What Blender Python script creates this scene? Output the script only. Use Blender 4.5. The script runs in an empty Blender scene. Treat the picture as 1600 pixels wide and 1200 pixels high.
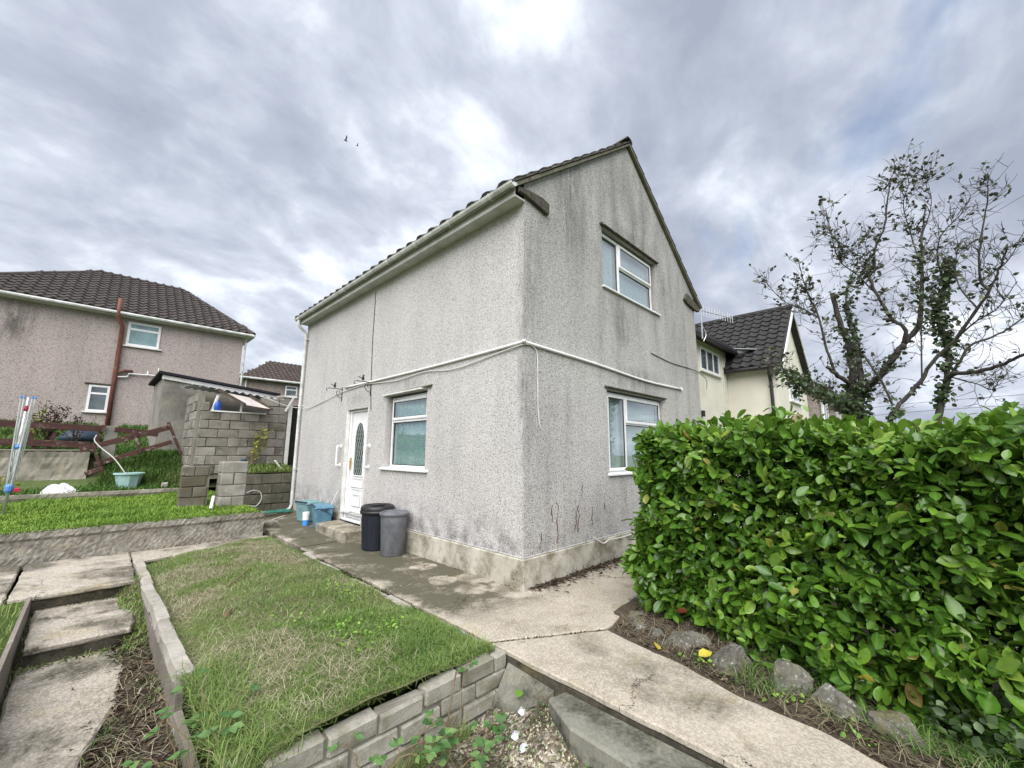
import bpy, bmesh, math, random
import numpy as np
from mathutils import Vector, Matrix, Euler

random.seed(7)
rng = np.random.default_rng(11)
scene = bpy.context.scene
col = scene.collection
R = math.radians

# ------------------------------------------------------------------ camera
cam_data = bpy.data.cameras.new('camera')
cam = bpy.data.objects.new('camera', cam_data)
col.objects.link(cam)
scene.camera = cam
YAW, PITCH, ROLL = R(45.256), R(9.337), R(0.336)
CAM = Vector((-3.680, -3.4425, 1.2271))
fw = Vector((math.sin(YAW) * math.cos(PITCH), math.cos(YAW) * math.cos(PITCH), math.sin(PITCH)))
r0 = Vector((math.cos(YAW), -math.sin(YAW), 0))
u0 = r0.cross(fw)
rt = r0 * math.cos(ROLL) + u0 * math.sin(ROLL)
up = -r0 * math.sin(ROLL) + u0 * math.cos(ROLL)
m3 = Matrix((rt, up, -fw)).transposed()
cam.matrix_world = Matrix.Translation(CAM) @ m3.to_4x4()
cam_data.sensor_fit = 'HORIZONTAL'
cam_data.angle = 2 * math.atan(800 / 639.48)
cam_data.clip_start = 0.05
cam_data.clip_end = 3000

# ------------------------------------------------------------------ light
SUN_EL, SUN_AZ = R(48), R(232)          # azimuth clockwise from +Y: the light comes over the camera's left shoulder
world = bpy.data.worlds.new('World')
scene.world = world
world.use_nodes = True
wn, wl = world.node_tree.nodes, world.node_tree.links
wn.clear()
def W(t, **kw):
    n = wn.new(t)
    for k, v in kw.items():
        setattr(n, k, v)
    return n
def wmath(op, a, b=None, c=None):
    n = W('ShaderNodeMath', operation=op)
    for i, s in enumerate((a, b, c)):
        if s is None: continue
        if isinstance(s, (int, float)): n.inputs[i].default_value = s
        else: wl.new(s, n.inputs[i])
    return n.outputs[0]
wout = W('ShaderNodeOutputWorld')
sky = W('ShaderNodeTexSky', sky_type='NISHITA', sun_disc=False)
sky.sun_elevation = SUN_EL
sky.sun_rotation = SUN_AZ
bg_sky = W('ShaderNodeBackground'); bg_sky.inputs['Strength'].default_value = 0.05
wl.new(sky.outputs['Color'], bg_sky.inputs['Color'])
tc = W('ShaderNodeTexCoord')
sep = W('ShaderNodeSeparateXYZ'); wl.new(tc.outputs['Generated'], sep.inputs[0])
zz = wmath('ADD', wmath('MAXIMUM', sep.outputs['Z'], 0.0), 0.42)
cx, cy = wmath('DIVIDE', sep.outputs['X'], zz), wmath('DIVIDE', sep.outputs['Y'], zz)
cmb = W('ShaderNodeCombineXYZ'); wl.new(cx, cmb.inputs[0]); wl.new(cy, cmb.inputs[1])
mp = W('ShaderNodeMapping'); wl.new(cmb.outputs[0], mp.inputs[0])
mp.inputs['Location'].default_value = (23.3, 6.1, 0.0)
mp.inputs['Rotation'].default_value = (0, 0, R(-20))
mp.inputs['Scale'].default_value = (1.5, 1.9, 1.0)
def wnoise(scale, detail, rough, dist=0.0, z=0.0):
    n = W('ShaderNodeTexNoise'); n.inputs['Scale'].default_value = scale; n.inputs['Detail'].default_value = detail
    n.inputs['Roughness'].default_value = rough; n.inputs['Distortion'].default_value = dist
    ad = W('ShaderNodeVectorMath', operation='ADD'); wl.new(mp.outputs[0], ad.inputs[0]); ad.inputs[1].default_value = (z, z * .7, z)
    wl.new(ad.outputs[0], n.inputs['Vector'])
    return n.outputs['Fac']
big = wnoise(1.0, 3.0, 0.5, 0.25)
fine = wnoise(3.1, 9.0, 0.58, 0.22, 5.0)
cl = wmath('ADD', wmath('MULTIPLY', big, 0.56), wmath('MULTIPLY', fine, 0.44))
ramp = W('ShaderNodeValToRGB'); wl.new(cl, ramp.inputs[0])
el = ramp.color_ramp.elements
SKYK = 1.0
CLOUD = [(0.37, (0.238, 0.264, 0.330)), (0.46, (0.305, 0.334, 0.402)), (0.53, (0.405, 0.438, 0.506)), (0.59, (0.56, 0.595, 0.655)), (0.68, (0.80, 0.83, 0.87))]
while len(el) < len(CLOUD): el.new(0.5)
for e, (p, c) in zip(el, CLOUD):
    e.position = p; e.color = (*[v * SKYK for v in c], 1)
bg_cl = W('ShaderNodeBackground'); wl.new(ramp.outputs[0], bg_cl.inputs['Color'])
bg_cl.inputs['Strength'].default_value = 0.445
hole = W('ShaderNodeMapRange'); wl.new(wnoise(1.0, 5.0, 0.55, 0.2, 9.0), hole.inputs[0])
hole.inputs['From Min'].default_value = 0.61; hole.inputs['From Max'].default_value = 0.72
hole.inputs['To Min'].default_value = 1.0; hole.inputs['To Max'].default_value = 0.25
mixw = W('ShaderNodeMixShader'); wl.new(hole.outputs[0], mixw.inputs[0])
wl.new(bg_sky.outputs[0], mixw.inputs[1]); wl.new(bg_cl.outputs[0], mixw.inputs[2])
wl.new(mixw.outputs[0], wout.inputs['Surface'])

sd = bpy.data.lights.new('sun', 'SUN'); sd.energy = 1.5; sd.angle = R(70); sd.color = (1.0, 0.975, 0.945)
sun = bpy.data.objects.new('sun', sd); col.objects.link(sun)
sdir = Vector((math.sin(SUN_AZ) * math.cos(SUN_EL), math.cos(SUN_AZ) * math.cos(SUN_EL), math.sin(SUN_EL)))
sun.rotation_euler = sdir.to_track_quat('Z', 'Y').to_euler()

scene.view_settings.view_transform = 'Standard'
scene.view_settings.look = 'None'
scene.view_settings.gamma = 1.0
scene.view_settings.exposure = 1.98
scene.cycles.use_denoising = True
scene.cycles.max_bounces = 6
scene.cycles.diffuse_bounces = 3
scene.cycles.glossy_bounces = 3
scene.cycles.transparent_max_bounces = 8
scene.cycles.caustics_reflective = False
scene.cycles.caustics_refractive = False

# ------------------------------------------------------------------ material helpers
class NT:
    def __init__(s, name, rough=0.85, spec=0.3):
        s.m = bpy.data.materials.new(name); s.m.use_nodes = True
        s.t = s.m.node_tree; s.n = s.t.nodes; s.l = s.t.links
        s.b = s.n['Principled BSDF']; s.b.inputs['Roughness'].default_value = rough
        s.b.inputs['Specular IOR Level'].default_value = spec
        s._pos = s._obj = s._rnd = None
    def new(s, t, **kw):
        n = s.n.new(t)
        for k, v in kw.items(): setattr(n, k, v)
        return n
    def pos(s):
        if s._pos is None: s._pos = s.new('ShaderNodeNewGeometry').outputs['Position']
        return s._pos
    def obj(s):
        if s._obj is None:
            t = s.new('ShaderNodeTexCoord').outputs['Object']
            ad = s.vm('ADD', t, None); sc = s.vm('SCALE', s.comb(s.rnd(), s.rnd(), s.rnd()), None); sc.node.inputs['Scale'].default_value = 37.0
            s.l.new(sc, ad.node.inputs[1]); s._obj = ad
        return s._obj
    def rnd(s):
        if s._rnd is None: s._rnd = s.new('ShaderNodeObjectInfo').outputs['Random']
        return s._rnd
    def comb(s, a, b, c):
        n = s.new('ShaderNodeCombineXYZ')
        for i, v in enumerate((a, b, c)): s.set(n.inputs[i], v)
        return n.outputs[0]
    def set(s, sock, v):
        if isinstance(v, bpy.types.NodeSocket): s.l.new(v, sock)
        elif isinstance(v, (tuple, list)) and len(v) == 3 and sock.type == 'RGBA': sock.default_value = (*v, 1)
        elif v is not None: sock.default_value = v
    def vm(s, op, a, b):
        n = s.new('ShaderNodeVectorMath', operation=op); s.set(n.inputs[0], a); s.set(n.inputs[1], b); return n.outputs[0]
    def xyz(s, v):
        n = s.new('ShaderNodeSeparateXYZ'); s.l.new(v, n.inputs[0]); return n.outputs
    def scale(s, v, xs): return s.vm('MULTIPLY', v, xs)
    def math(s, op, a, b=None, c=None):
        n = s.new('ShaderNodeMath', operation=op)
        for i, v in enumerate((a, b, c)): s.set(n.inputs[i], v)
        return n.outputs[0]
    def noise(s, v, sc, det=4, ro=0.55, di=0.0):
        n = s.new('ShaderNodeTexNoise'); s.l.new(v, n.inputs['Vector'])
        n.inputs['Scale'].default_value = sc; n.inputs['Detail'].default_value = det
        n.inputs['Roughness'].default_value = ro; n.inputs['Distortion'].default_value = di
        return n.outputs['Fac']
    def vor(s, v, sc, out='Distance', feat='F1'):
        n = s.new('ShaderNodeTexVoronoi', feature=feat); s.l.new(v, n.inputs['Vector']); n.inputs['Scale'].default_value = sc
        return n.outputs[out]
    def mr(s, v, a, b, c=0.0, d=1.0):
        n = s.new('ShaderNodeMapRange'); s.set(n.inputs[0], v)
        for i, x in enumerate((a, b, c, d)): n.inputs[i + 1].default_value = x
        return n.outputs[0]
    def mix(s, f, a, b, mode='MIX'):
        n = s.new('ShaderNodeMix', data_type='RGBA', blend_type=mode)
        s.set(n.inputs[0], f); s.set(n.inputs[6], a); s.set(n.inputs[7], b); return n.outputs[2]
    def ramp(s, f, stops):
        n = s.new('ShaderNodeValToRGB'); s.l.new(f, n.inputs[0]); e = n.color_ramp.elements
        while len(e) < len(stops): e.new(0.5)
        for q, (p, c) in zip(e, stops): q.position = p; q.color = (*c, 1)
        return n.outputs[0]
    def bump(s, h, st=0.4, di=0.01):
        n = s.new('ShaderNodeBump'); n.inputs['Strength'].default_value = st; n.inputs['Distance'].default_value = di
        s.l.new(h, n.inputs['Height']); s.l.new(n.outputs[0], s.b.inputs['Normal'])
    def color(s, c): s.set(s.b.inputs['Base Color'], c)
    def rough(s, r): s.set(s.b.inputs['Roughness'], r)

def plain(name, c, rough=0.5, spec=0.4, var=0.12, sc=6.0, bump=0.0, metal=0.0):
    k = NT(name, rough, spec); p = k.obj()
    n = k.noise(p, sc, 5, 0.6)
    dark = tuple(v * (1 - var * 2) for v in c); light = tuple(min(1, v * (1 + var)) for v in c)
    k.color(k.ramp(n, [(0.3, dark), (0.65, light)]))
    k.b.inputs['Metallic'].default_value = metal
    if bump: k.bump(k.noise(p, sc * 12, 4, 0.6), bump, 0.004)
    return k.m

MT = {}
def pebble(name, base, dark, stain, top_dark=0.0, low_grime=0.0, grain=92.0, pink=None, streaks=()):
    k = NT(name, 0.9, 0.15); p = k.pos()
    v1 = k.vor(p, grain); n0 = k.noise(p, grain * 1.7, 2, 0.6)
    g = k.math('ADD', k.math('MULTIPLY', v1, 0.75), k.math('MULTIPLY', n0, 0.45))
    c = k.ramp(g, [(0.28, base), (0.52, tuple(a * .85 for a in base)), (0.72, dark), (0.88, tuple(d * .6 for d in dark))])
    c = k.mix(k.mr(k.noise(p, 42, 4, .7), .5, .68, 0, .32), c, tuple(d * .85 for d in dark))
    if pink:
        c = k.mix(k.mr(k.vor(p, grain * .8, 'Color'), 0.35, 0.75), c, pink, 'MULTIPLY')
    big = k.noise(k.scale(p, (1, 1, .8)), 0.9, 5, 0.6)
    c = k.mix(k.mr(big, 0.35, 0.7, 0.0, 0.22), c, (0.42, 0.42, 0.42), 'MULTIPLY')
    # rain streaks: tall, thin patches of grime
    s1 = k.noise(k.scale(p, (3.6, 3.6, .33)), 1.0, 6, 0.62, 0.2)
    fac = k.mr(s1, 0.5, 0.72, 0.0, stain)
    z = k.xyz(p)[2]
    if top_dark:
        fac = k.math('ADD', fac, k.math('MULTIPLY', k.mr(z, 1.5, 5.4), k.mr(k.noise(k.scale(p, (1.6, 1.6, .5)), 1.2, 5, .6), .34, .62, 0, top_dark)))
    if low_grime:
        lo = k.math('MULTIPLY', k.mr(z, 0.55, 0.0), k.mr(k.noise(p, 4.5, 6, .65), .42, .62, 0, low_grime))
        fac = k.math('ADD', fac, lo)
    for (ax, x0, w, z0, z1, a) in streaks:     # grime with its own place: under sills, at the kneeler, along the head of a window
        xx = k.xyz(p)[ax]
        m_ = k.mr(k.math('ABSOLUTE', k.math('SUBTRACT', xx, x0)), w, 0.0)
        zc, zh = (z0 + z1) / 2, abs(z1 - z0) / 2
        mz = k.mr(k.math('ABSOLUTE', k.math('SUBTRACT', z, zc)), zh, zh * .25)
        fac = k.math('ADD', fac, k.math('MULTIPLY', k.math('MULTIPLY', m_, mz), k.mr(k.noise(k.scale(p, (5, 5, 1.2)), 1.4, 6, .65), .36, .6, 0, a)))
    fac = k.math('MINIMUM', fac, 0.9)
    c = k.mix(fac, c, (0.30, 0.31, 0.30), 'MULTIPLY')
    k.color(c); k.bump(k.math('SUBTRACT', 1.0, v1), 0.55, 0.006)
    return k.m
GR = [(0, 1.05, .45, 4.0, 6.4, 0.72), (0, 3.0, 1.1, 2.2, 2.75, 0.64), (0, 2.55, .5, 2.7, 3.95, 0.52), (0, 4.25, .3, 3.6, 5.0, 0.56), (0, 0.1, .35, -.3, 4.8, 0.44), (0, 3.0, 1.15, 4.98, 5.35, 0.48), (0, 4.9, .5, 2.6, 4.6, 0.32)]
MT['dash_door'] = pebble('pebbledash_door_side', (0.745, 0.722, 0.705), (0.43, 0.405, 0.39), 0.14, 0.0, 0.75, streaks=[(1, 0.0, .14, -.1, 4.7, .9), (1, 2.75, .95, 2.25, 2.5, .45), (1, 4.6, .7, 2.1, 2.45, .4)])
MT['dash_gable'] = pebble('pebbledash_gable', (0.71, 0.692, 0.67), (0.35, 0.335, 0.32), 0.28, 0.55, 0.35, streaks=GR)
MT['dash_pink'] = pebble('pebbledash_pink', (0.53, 0.465, 0.435), (0.38, 0.325, 0.30), 0.2, 0.0, 0.0, grain=40.0, streaks=[(0, -6.0, .55, 4.4, 6.4, 1.0)])
MT['dash_brown'] = pebble('pebbledash_brown', (0.40, 0.34, 0.30), (0.27, 0.22, 0.2), 0.3, 0.0, 0.0, grain=16.0)

def concrete(name, a, b, moss=0.3, grain=60.0, agg=0.5, wet=None, spots=(), mosscol=(0.075, 0.070, 0.045), rough=0.9, dark_scale=1.3, lo=0.46, hi=0.64, cracks=0.0):
    k = NT(name, rough, 0.25); p = k.pos()
    n = k.noise(p, 2.2, 7, 0.62); c = k.ramp(n, [(0.32, b), (0.66, a)])
    sp = k.vor(p, grain, 'Color'); spx = k.new('ShaderNodeRGBToBW'); k.l.new(sp, spx.inputs[0])
    c = k.mix(k.mr(spx.outputs[0], 0.25, 0.8, 0.0, agg), c, tuple(min(1, v * 1.75) for v in a))
    c = k.mix(k.mr(k.noise(p, grain * .9, 3, .6), .5, .75, 0, agg * .8), c, tuple(v * .45 for v in b))
    yel = k.noise(p, 3.3, 5, .6, .3); c = k.mix(k.mr(yel, .56, .72, 0, .35), c, (0.34, 0.28, 0.12))
    d = k.noise(p, dark_scale, 8, 0.66, 0.25)
    f = k.mr(d, lo, hi, 0.0, moss)
    if wet:                                        # (y0, y1, extra): algae on the shaded strip beside the door wall
        y = k.xyz(p)[1]
        x = k.xyz(p)[0]
        s_ = k.math('MULTIPLY', k.mr(y, wet[0], wet[1]), k.mr(x, 3.0, 0.0))
        f = k.math('ADD', f, k.math('MULTIPLY', s_, k.mr(k.noise(p, 2.6, 8, .68, .3), .30, .55, .15, wet[2])))
        edge = k.math('MULTIPLY', k.mr(x, -.98, -1.12), k.mr(k.noise(p, 6, 5, .6), .35, .6, .3, 1))
        f = k.math('SUBTRACT', f, edge)
    for (sx, sy, r_) in spots:                     # clean rings where bins used to stand
        dd = k.vm('SUBTRACT', k.scale(p, (1, 1, 0)), (sx, sy, 0)); ln = k.new('ShaderNodeVectorMath', operation='LENGTH'); k.l.new(dd, ln.inputs[0])
        jit = k.math('ADD', ln.outputs['Value'], k.math('MULTIPLY', k.math('SUBTRACT', k.noise(p, 6, 4, .6), .5), .12))
        f = k.math('SUBTRACT', f, k.mr(jit, r_, r_ * .78, 0, .85))
    f = k.math('MULTIPLY', f, k.mr(k.noise(p, 34, 7, .75), .34, .60, .45, 1.15))
    f = k.math('MAXIMUM', k.math('MINIMUM', f, 0.93), 0.0)
    c = k.mix(f, c, mosscol)
    if cracks:
        wv = k.vm('ADD', k.scale(p, (1, 1, .3)), k.scale(k.comb(k.noise(p, 3, 6, .7), k.noise(p, 3.7, 6, .7), 0.0), (.5, .5, 0)))
        e_ = k.vor(wv, cracks, 'Distance', 'DISTANCE_TO_EDGE')
        c = k.mix(k.math('MULTIPLY', k.mr(e_, .006, .002), k.mr(k.noise(p, 1.1, 3, .5), .5, .56)), c, (0.03, 0.027, 0.02))
    k.color(c); k.bump(k.math('ADD', k.math('MULTIPLY', spx.outputs[0], .3), k.noise(p, 110, 5, .7)), 0.35, 0.004)
    if wet: k.rough(k.mr(f, 0, 1, 0.9, 0.72))
    return k.m
MT['path'] = concrete('path_concrete', (0.385, 0.345, 0.285), (0.25, 0.222, 0.178), 0.7, 90, 0.42, wet=(-0.5, 0.5, 1.55), spots=[(-0.29, 1.6, .2), (-0.46, 0.93, .2), (-0.40, 0.45, .22), (-0.05, .75, .3), (-.02, .1, .35)], dark_scale=1.6, lo=.50, hi=.66, cracks=.9)
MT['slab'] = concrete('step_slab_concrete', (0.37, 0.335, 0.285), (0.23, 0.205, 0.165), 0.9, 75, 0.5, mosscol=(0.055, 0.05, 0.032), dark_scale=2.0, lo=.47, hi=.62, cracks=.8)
MT['low'] = concrete('mossy_grey_concrete', (0.21, 0.205, 0.172), (0.115, 0.112, 0.09), 0.8, 60, 0.2, mosscol=(0.035, 0.034, 0.022), dark_scale=3.0, lo=.45, hi=.58)
MT['plinth'] = concrete('plinth_render', (0.54, 0.51, 0.44), (0.36, 0.34, 0.275), 0.75, 20, 0.1, mosscol=(0.115, 0.10, 0.06), dark_scale=3.4, lo=.44, hi=.62, cracks=2.0)
MT['rough_wall'] = concrete('rough_cast_concrete', (0.36, 0.335, 0.295), (0.17, 0.155, 0.13), 0.75, 26, 0.3, mosscol=(0.045, 0.04, 0.03), dark_scale=2.2, lo=.42, hi=.62)
MT['stepstone'] = concrete('doorstep_concrete', (0.36, 0.33, 0.27), (0.24, 0.215, 0.165), 0.75, 50, 0.3, mosscol=(0.07, 0.06, 0.04), dark_scale=4.0, lo=.42, hi=.62)
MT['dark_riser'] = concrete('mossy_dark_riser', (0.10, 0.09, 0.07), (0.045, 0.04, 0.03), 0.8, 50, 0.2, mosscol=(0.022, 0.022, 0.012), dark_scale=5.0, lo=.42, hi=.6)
MT['grey_render'] = concrete('grey_cement_render', (0.31, 0.29, 0.265), (0.19, 0.18, 0.16), 0.5, 20, 0.1, mosscol=(0.07, 0.07, 0.055), dark_scale=1.0)
MT['bank_wall'] = concrete('stained_cement_render', (0.36, 0.33, 0.28), (0.23, 0.21, 0.165), 0.6, 20, 0.1, mosscol=(0.085, 0.085, 0.06), dark_scale=1.2)

def blocks(name, a, b, moss, mosscol, rv=0.35, sc=9.0):
    k = NT(name, 0.92, 0.2); p = k.obj()
    c = k.ramp(k.noise(p, sc, 7, .65), [(0.3, b), (0.66, a)])
    c = k.mix(k.mr(k.rnd(), 0, 1, 0, rv), c, (0.45, 0.44, 0.40), 'MULTIPLY')
    sp = k.noise(p, 70, 4, .7); c = k.mix(k.mr(sp, .5, .72, 0, .5), c, tuple(v * .4 for v in b))
    lit = k.noise(p, sc * 1.7, 6, .7, .4); c = k.mix(k.mr(lit, .6, .72, 0, .7), c, (0.55, 0.54, 0.49))
    c = k.mix(k.mr(k.noise(p, sc * .5, 6, .65), .47, .62, 0, moss), c, mosscol)
    k.color(c); k.bump(k.math('ADD', sp, k.noise(p, 22, 5, .7)), 0.6, 0.008)
    return k.m
MT['bed_block'] = blocks('bed_block_concrete', (0.46, 0.44, 0.385), (0.27, 0.255, 0.215), 0.75, (0.13, 0.125, 0.075))
MT['edge_block'] = blocks('edging_block_concrete', (0.50, 0.47, 0.43), (0.30, 0.28, 0.25), 0.35, (0.17, 0.13, 0.06))
MT['grey_block'] = blocks('shed_block_concrete', (0.41, 0.38, 0.345), (0.22, 0.20, 0.175), 0.8, (0.075, 0.07, 0.05), 0.6, 4.0)
MT['pier_block'] = blocks('pier_block_concrete', (0.44, 0.42, 0.385), (0.20, 0.185, 0.16), 0.4, (0.06, 0.055, 0.04), 0.3, 8.0)
MT['stub_block'] = blocks('brown_mossy_block', (0.22, 0.20, 0.165), (0.11, 0.097, 0.075), 0.5, (0.075, 0.062, 0.028), 0.3, 5.0)
MT['mossy_block'] = blocks('mossy_block_concrete', (0.20, 0.185, 0.155), (0.11, 0.10, 0.08), 0.7, (0.045, 0.05, 0.025), 0.4, 5.0)
MT['mortar'] = concrete('mortar', (0.25, 0.235, 0.20), (0.15, 0.14, 0.115), 0.4, 40, 0.1)
MT['board'] = blocks('weathered_edging_board', (0.30, 0.26, 0.23), (0.15, 0.13, 0.115), 0.5, (0.05, 0.055, 0.03), 0.2, 3.0)

MT['upvc'] = plain('white_upvc', (0.78, 0.78, 0.785), 0.36, 0.45, 0.06, 7.0)
MT['gutter'] = plain('weathered_white_gutter', (0.60, 0.61, 0.585), 0.45, 0.4, 0.18, 5.0)
MT['soffit'] = plain('grey_white_soffit', (0.50, 0.50, 0.475), 0.6, 0.3, 0.12, 3.0)
MT['paint_white'] = plain('old_white_paint', (0.70, 0.69, 0.66), 0.55, 0.3, 0.10, 5.0)
MT['tube_white'] = plain('white_enamel_tube', (0.80, 0.80, 0.79), 0.3, 0.5, 0.04, 3.0)
MT['cable_white'] = plain('off_white_cable', (0.66, 0.65, 0.61), 0.5, 0.4, 0.10, 8.0)
MT['black'] = plain('black_plastic', (0.018, 0.018, 0.020), 0.42, 0.4, 0.1, 8.0)
MT['iron'] = plain('black_iron', (0.022, 0.021, 0.020), 0.6, 0.3, 0.15, 9.0)
MT['navybin'] = plain('dark_navy_bin_plastic', (0.013, 0.016, 0.024), 0.45, 0.4, 0.2, 5.0)
MT['greybin'] = plain('grey_bin_plastic', (0.145, 0.15, 0.165), 0.55, 0.35, 0.16, 9.0, bump=.1)
MT['teal'] = plain('faded_teal_plastic', (0.17, 0.30, 0.31), 0.6, 0.35, 0.18, 9.0)
MT['bluecad'] = plain('faded_blue_plastic', (0.11, 0.24, 0.33), 0.6, 0.35, 0.18, 9.0)
MT['navyplastic'] = plain('navy_plastic_handle', (0.025, 0.045, 0.075), 0.45, 0.4, 0.1, 5.0)
MT['aqua'] = plain('aqua_plastic', (0.33, 0.50, 0.48), 0.5, 0.4, 0.10, 5.0)
MT['brass'] = plain('brass_handle', (0.62, 0.43, 0.14), 0.3, 0.5, 0.05, 8.0, metal=0.9)
MT['labelblue'] = plain('blue_label', (0.06, 0.25, 0.62), 0.4, 0.4, 0.05, 8.0)
MT['bluecan'] = plain('blue_canister', (0.02, 0.08, 0.40), 0.4, 0.4, 0.05, 8.0)
MT['hose'] = plain('green_hose', (0.03, 0.16, 0.12), 0.4, 0.4, 0.1, 8.0)
MT['rust_red'] = plain('red_oxide_pipe_paint', (0.16, 0.062, 0.044), 0.6, 0.3, 0.15, 5.0)
MT['lead'] = plain('lead_flashing', (0.42, 0.43, 0.45), 0.5, 0.4, 0.1, 5.0)
MT['tin'] = plain('galvanised_sheet', (0.42, 0.44, 0.48), 0.4, 0.5, 0.12, 5.0, metal=0.3)
MT['felt'] = plain('black_roofing_felt', (0.022, 0.022, 0.028), 0.85, 0.2, 0.15, 5.0)
MT['cream'] = plain('cream_render', (0.63, 0.605, 0.52), 0.85, 0.2, 0.05, 1.2, bump=0.15)
MT['plastic_sheet'] = plain('white_plastic_sheet', (0.62, 0.62, 0.63), 0.45, 0.4, 0.06, 6.0)
MT['alu'] = plain('aluminium', (0.60, 0.61, 0.63), 0.35, 0.5, 0.06, 8.0, metal=0.6)
MT['line'] = plain('plastic_washing_line', (0.62, 0.66, 0.60), 0.5, 0.4, 0.06, 8.0)
MT['bluefit'] = plain('blue_plastic_fitting', (0.10, 0.24, 0.55), 0.4, 0.4, 0.06, 8.0)
MT['redfit'] = plain('red_plastic_fitting', (0.42, 0.03, 0.07), 0.4, 0.4, 0.06, 8.0)
MT['wire'] = plain('overhead_wire', (0.05, 0.05, 0.055), 0.6, 0.3, 0.1, 8.0)
MT['bird'] = plain('dark_feathers', (0.05, 0.05, 0.055), 0.8, 0.2, 0.1, 8.0)
MT['room'] = plain('dim_room_plaster', (0.16, 0.15, 0.14), 0.9, 0.1, 0.1, 2.0)

def tiles_mat(name, a, b, lich, rv=0.5):
    k = NT(name, 0.85, 0.25); p = k.pos()
    c = k.ramp(k.noise(p, 3.0, 6, .6), [(0.3, b), (0.68, a)])
    c = k.mix(k.mr(k.rnd(), 0, 1, 0, rv), c, tuple(v * .6 for v in b))
    c = k.mix(k.mr(k.noise(p, 14, 5, .7), .56, .7, 0, .6), c, lich)
    k.color(c); k.bump(k.noise(p, 60, 4, .7), .3, .004)
    return k.m
MT['tile'] = tiles_mat('mossy_concrete_tile', (0.125, 0.118, 0.10), (0.06, 0.056, 0.05), (0.14, 0.135, 0.08))
MT['tile_brown'] = tiles_mat('brown_concrete_tile', (0.085, 0.072, 0.066), (0.042, 0.036, 0.034), (0.15, 0.135, 0.12))
MT['tile_grey'] = tiles_mat('slate_grey_tile', (0.062, 0.060, 0.060), (0.032, 0.031, 0.032), (0.10, 0.10, 0.095))
MT['tile_far'] = tiles_mat('reddish_brown_tile', (0.10, 0.078, 0.068), (0.055, 0.043, 0.038), (0.12, 0.11, 0.10))
MT['verge'] = blocks('verge_mortar', (0.22, 0.21, 0.16), (0.11, 0.10, 0.08), 0.6, (0.10, 0.10, 0.045), 0.3, 7.0)
MT['kneeler'] = blocks('weathered_kneeler_slate', (0.12, 0.108, 0.088), (0.05, 0.046, 0.038), 0.4, (0.10, 0.095, 0.05), 0.2, 9.0)

def glass(name, tint=(0.9, 0.95, 0.95), ior=1.5):
    k = NT(name); k.n.remove(k.b)
    out = [n for n in k.n if n.type == 'OUTPUT_MATERIAL'][0]
    tr = k.new('ShaderNodeBsdfTransparent'); tr.inputs[0].default_value = (*tint, 1)
    gl = k.new('ShaderNodeBsdfGlossy'); gl.inputs['Roughness'].default_value = 0.015
    lw_ = k.new('ShaderNodeLayerWeight'); lw_.inputs['Blend'].default_value = 0.5
    bm_ = k.new('ShaderNodeBump'); bm_.inputs['Strength'].default_value = 0.03; bm_.inputs['Distance'].default_value = .02
    k.l.new(k.noise(k.pos(), 2.2, 2, .5), bm_.inputs['Height']); k.l.new(bm_.outputs[0], gl.inputs['Normal'])
    f = k.math('ADD', 0.07, k.math('MULTIPLY', k.math('POWER', lw_.outputs['Facing'], 2.0), 0.8))
    mx = k.new('ShaderNodeMixShader'); k.l.new(f, mx.inputs[0]); k.l.new(tr.outputs[0], mx.inputs[1]); k.l.new(gl.outputs[0], mx.inputs[2])
    k.l.new(mx.outputs[0], out.inputs['Surface'])
    return k.m
MT['glass'] = glass('window_glass')
MT['glass_dark'] = plain('dim_far_window_glass', (0.09, 0.115, 0.125), 0.08, 0.8, 0.3, 2.0)
MT['glass_teal'] = plain('obscured_bathroom_glass', (0.20, 0.30, 0.32), 0.2, 0.6, 0.15, 2.0)
def door_glass():
    k = NT('leaded_door_glass', 0.12, 0.7); p = k.pos()
    c = k.ramp(k.noise(p, 14, 3, .6, .4), [(0.35, (0.012, 0.028, 0.022)), (0.65, (0.07, 0.11, 0.09))])
    k.color(c); return k.m
MT['door_glass'] = door_glass()
def lace(name, a, b):
    k = NT(name, 0.9, 0.1); p = k.pos()
    v = k.vor(k.scale(p, (1, 1, 1)), 9.0); f = k.mr(k.math('ABSOLUTE', k.math('SUBTRACT', v, .36)), .0, .07, 1, 0)
    n = k.noise(p, 60, 3, .6)
    c = k.mix(k.math('MULTIPLY', f, .6), k.ramp(n, [(0.35, b), (0.65, a)]), (0.62, 0.72, 0.72))
    k.color(c); return k.m
MT['lace'] = lace('teal_lace_curtain', (0.58, 0.74, 0.73), (0.33, 0.49, 0.49))
MT['net'] = lace('white_net_curtain', (0.78, 0.80, 0.81), (0.62, 0.65, 0.67))

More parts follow.
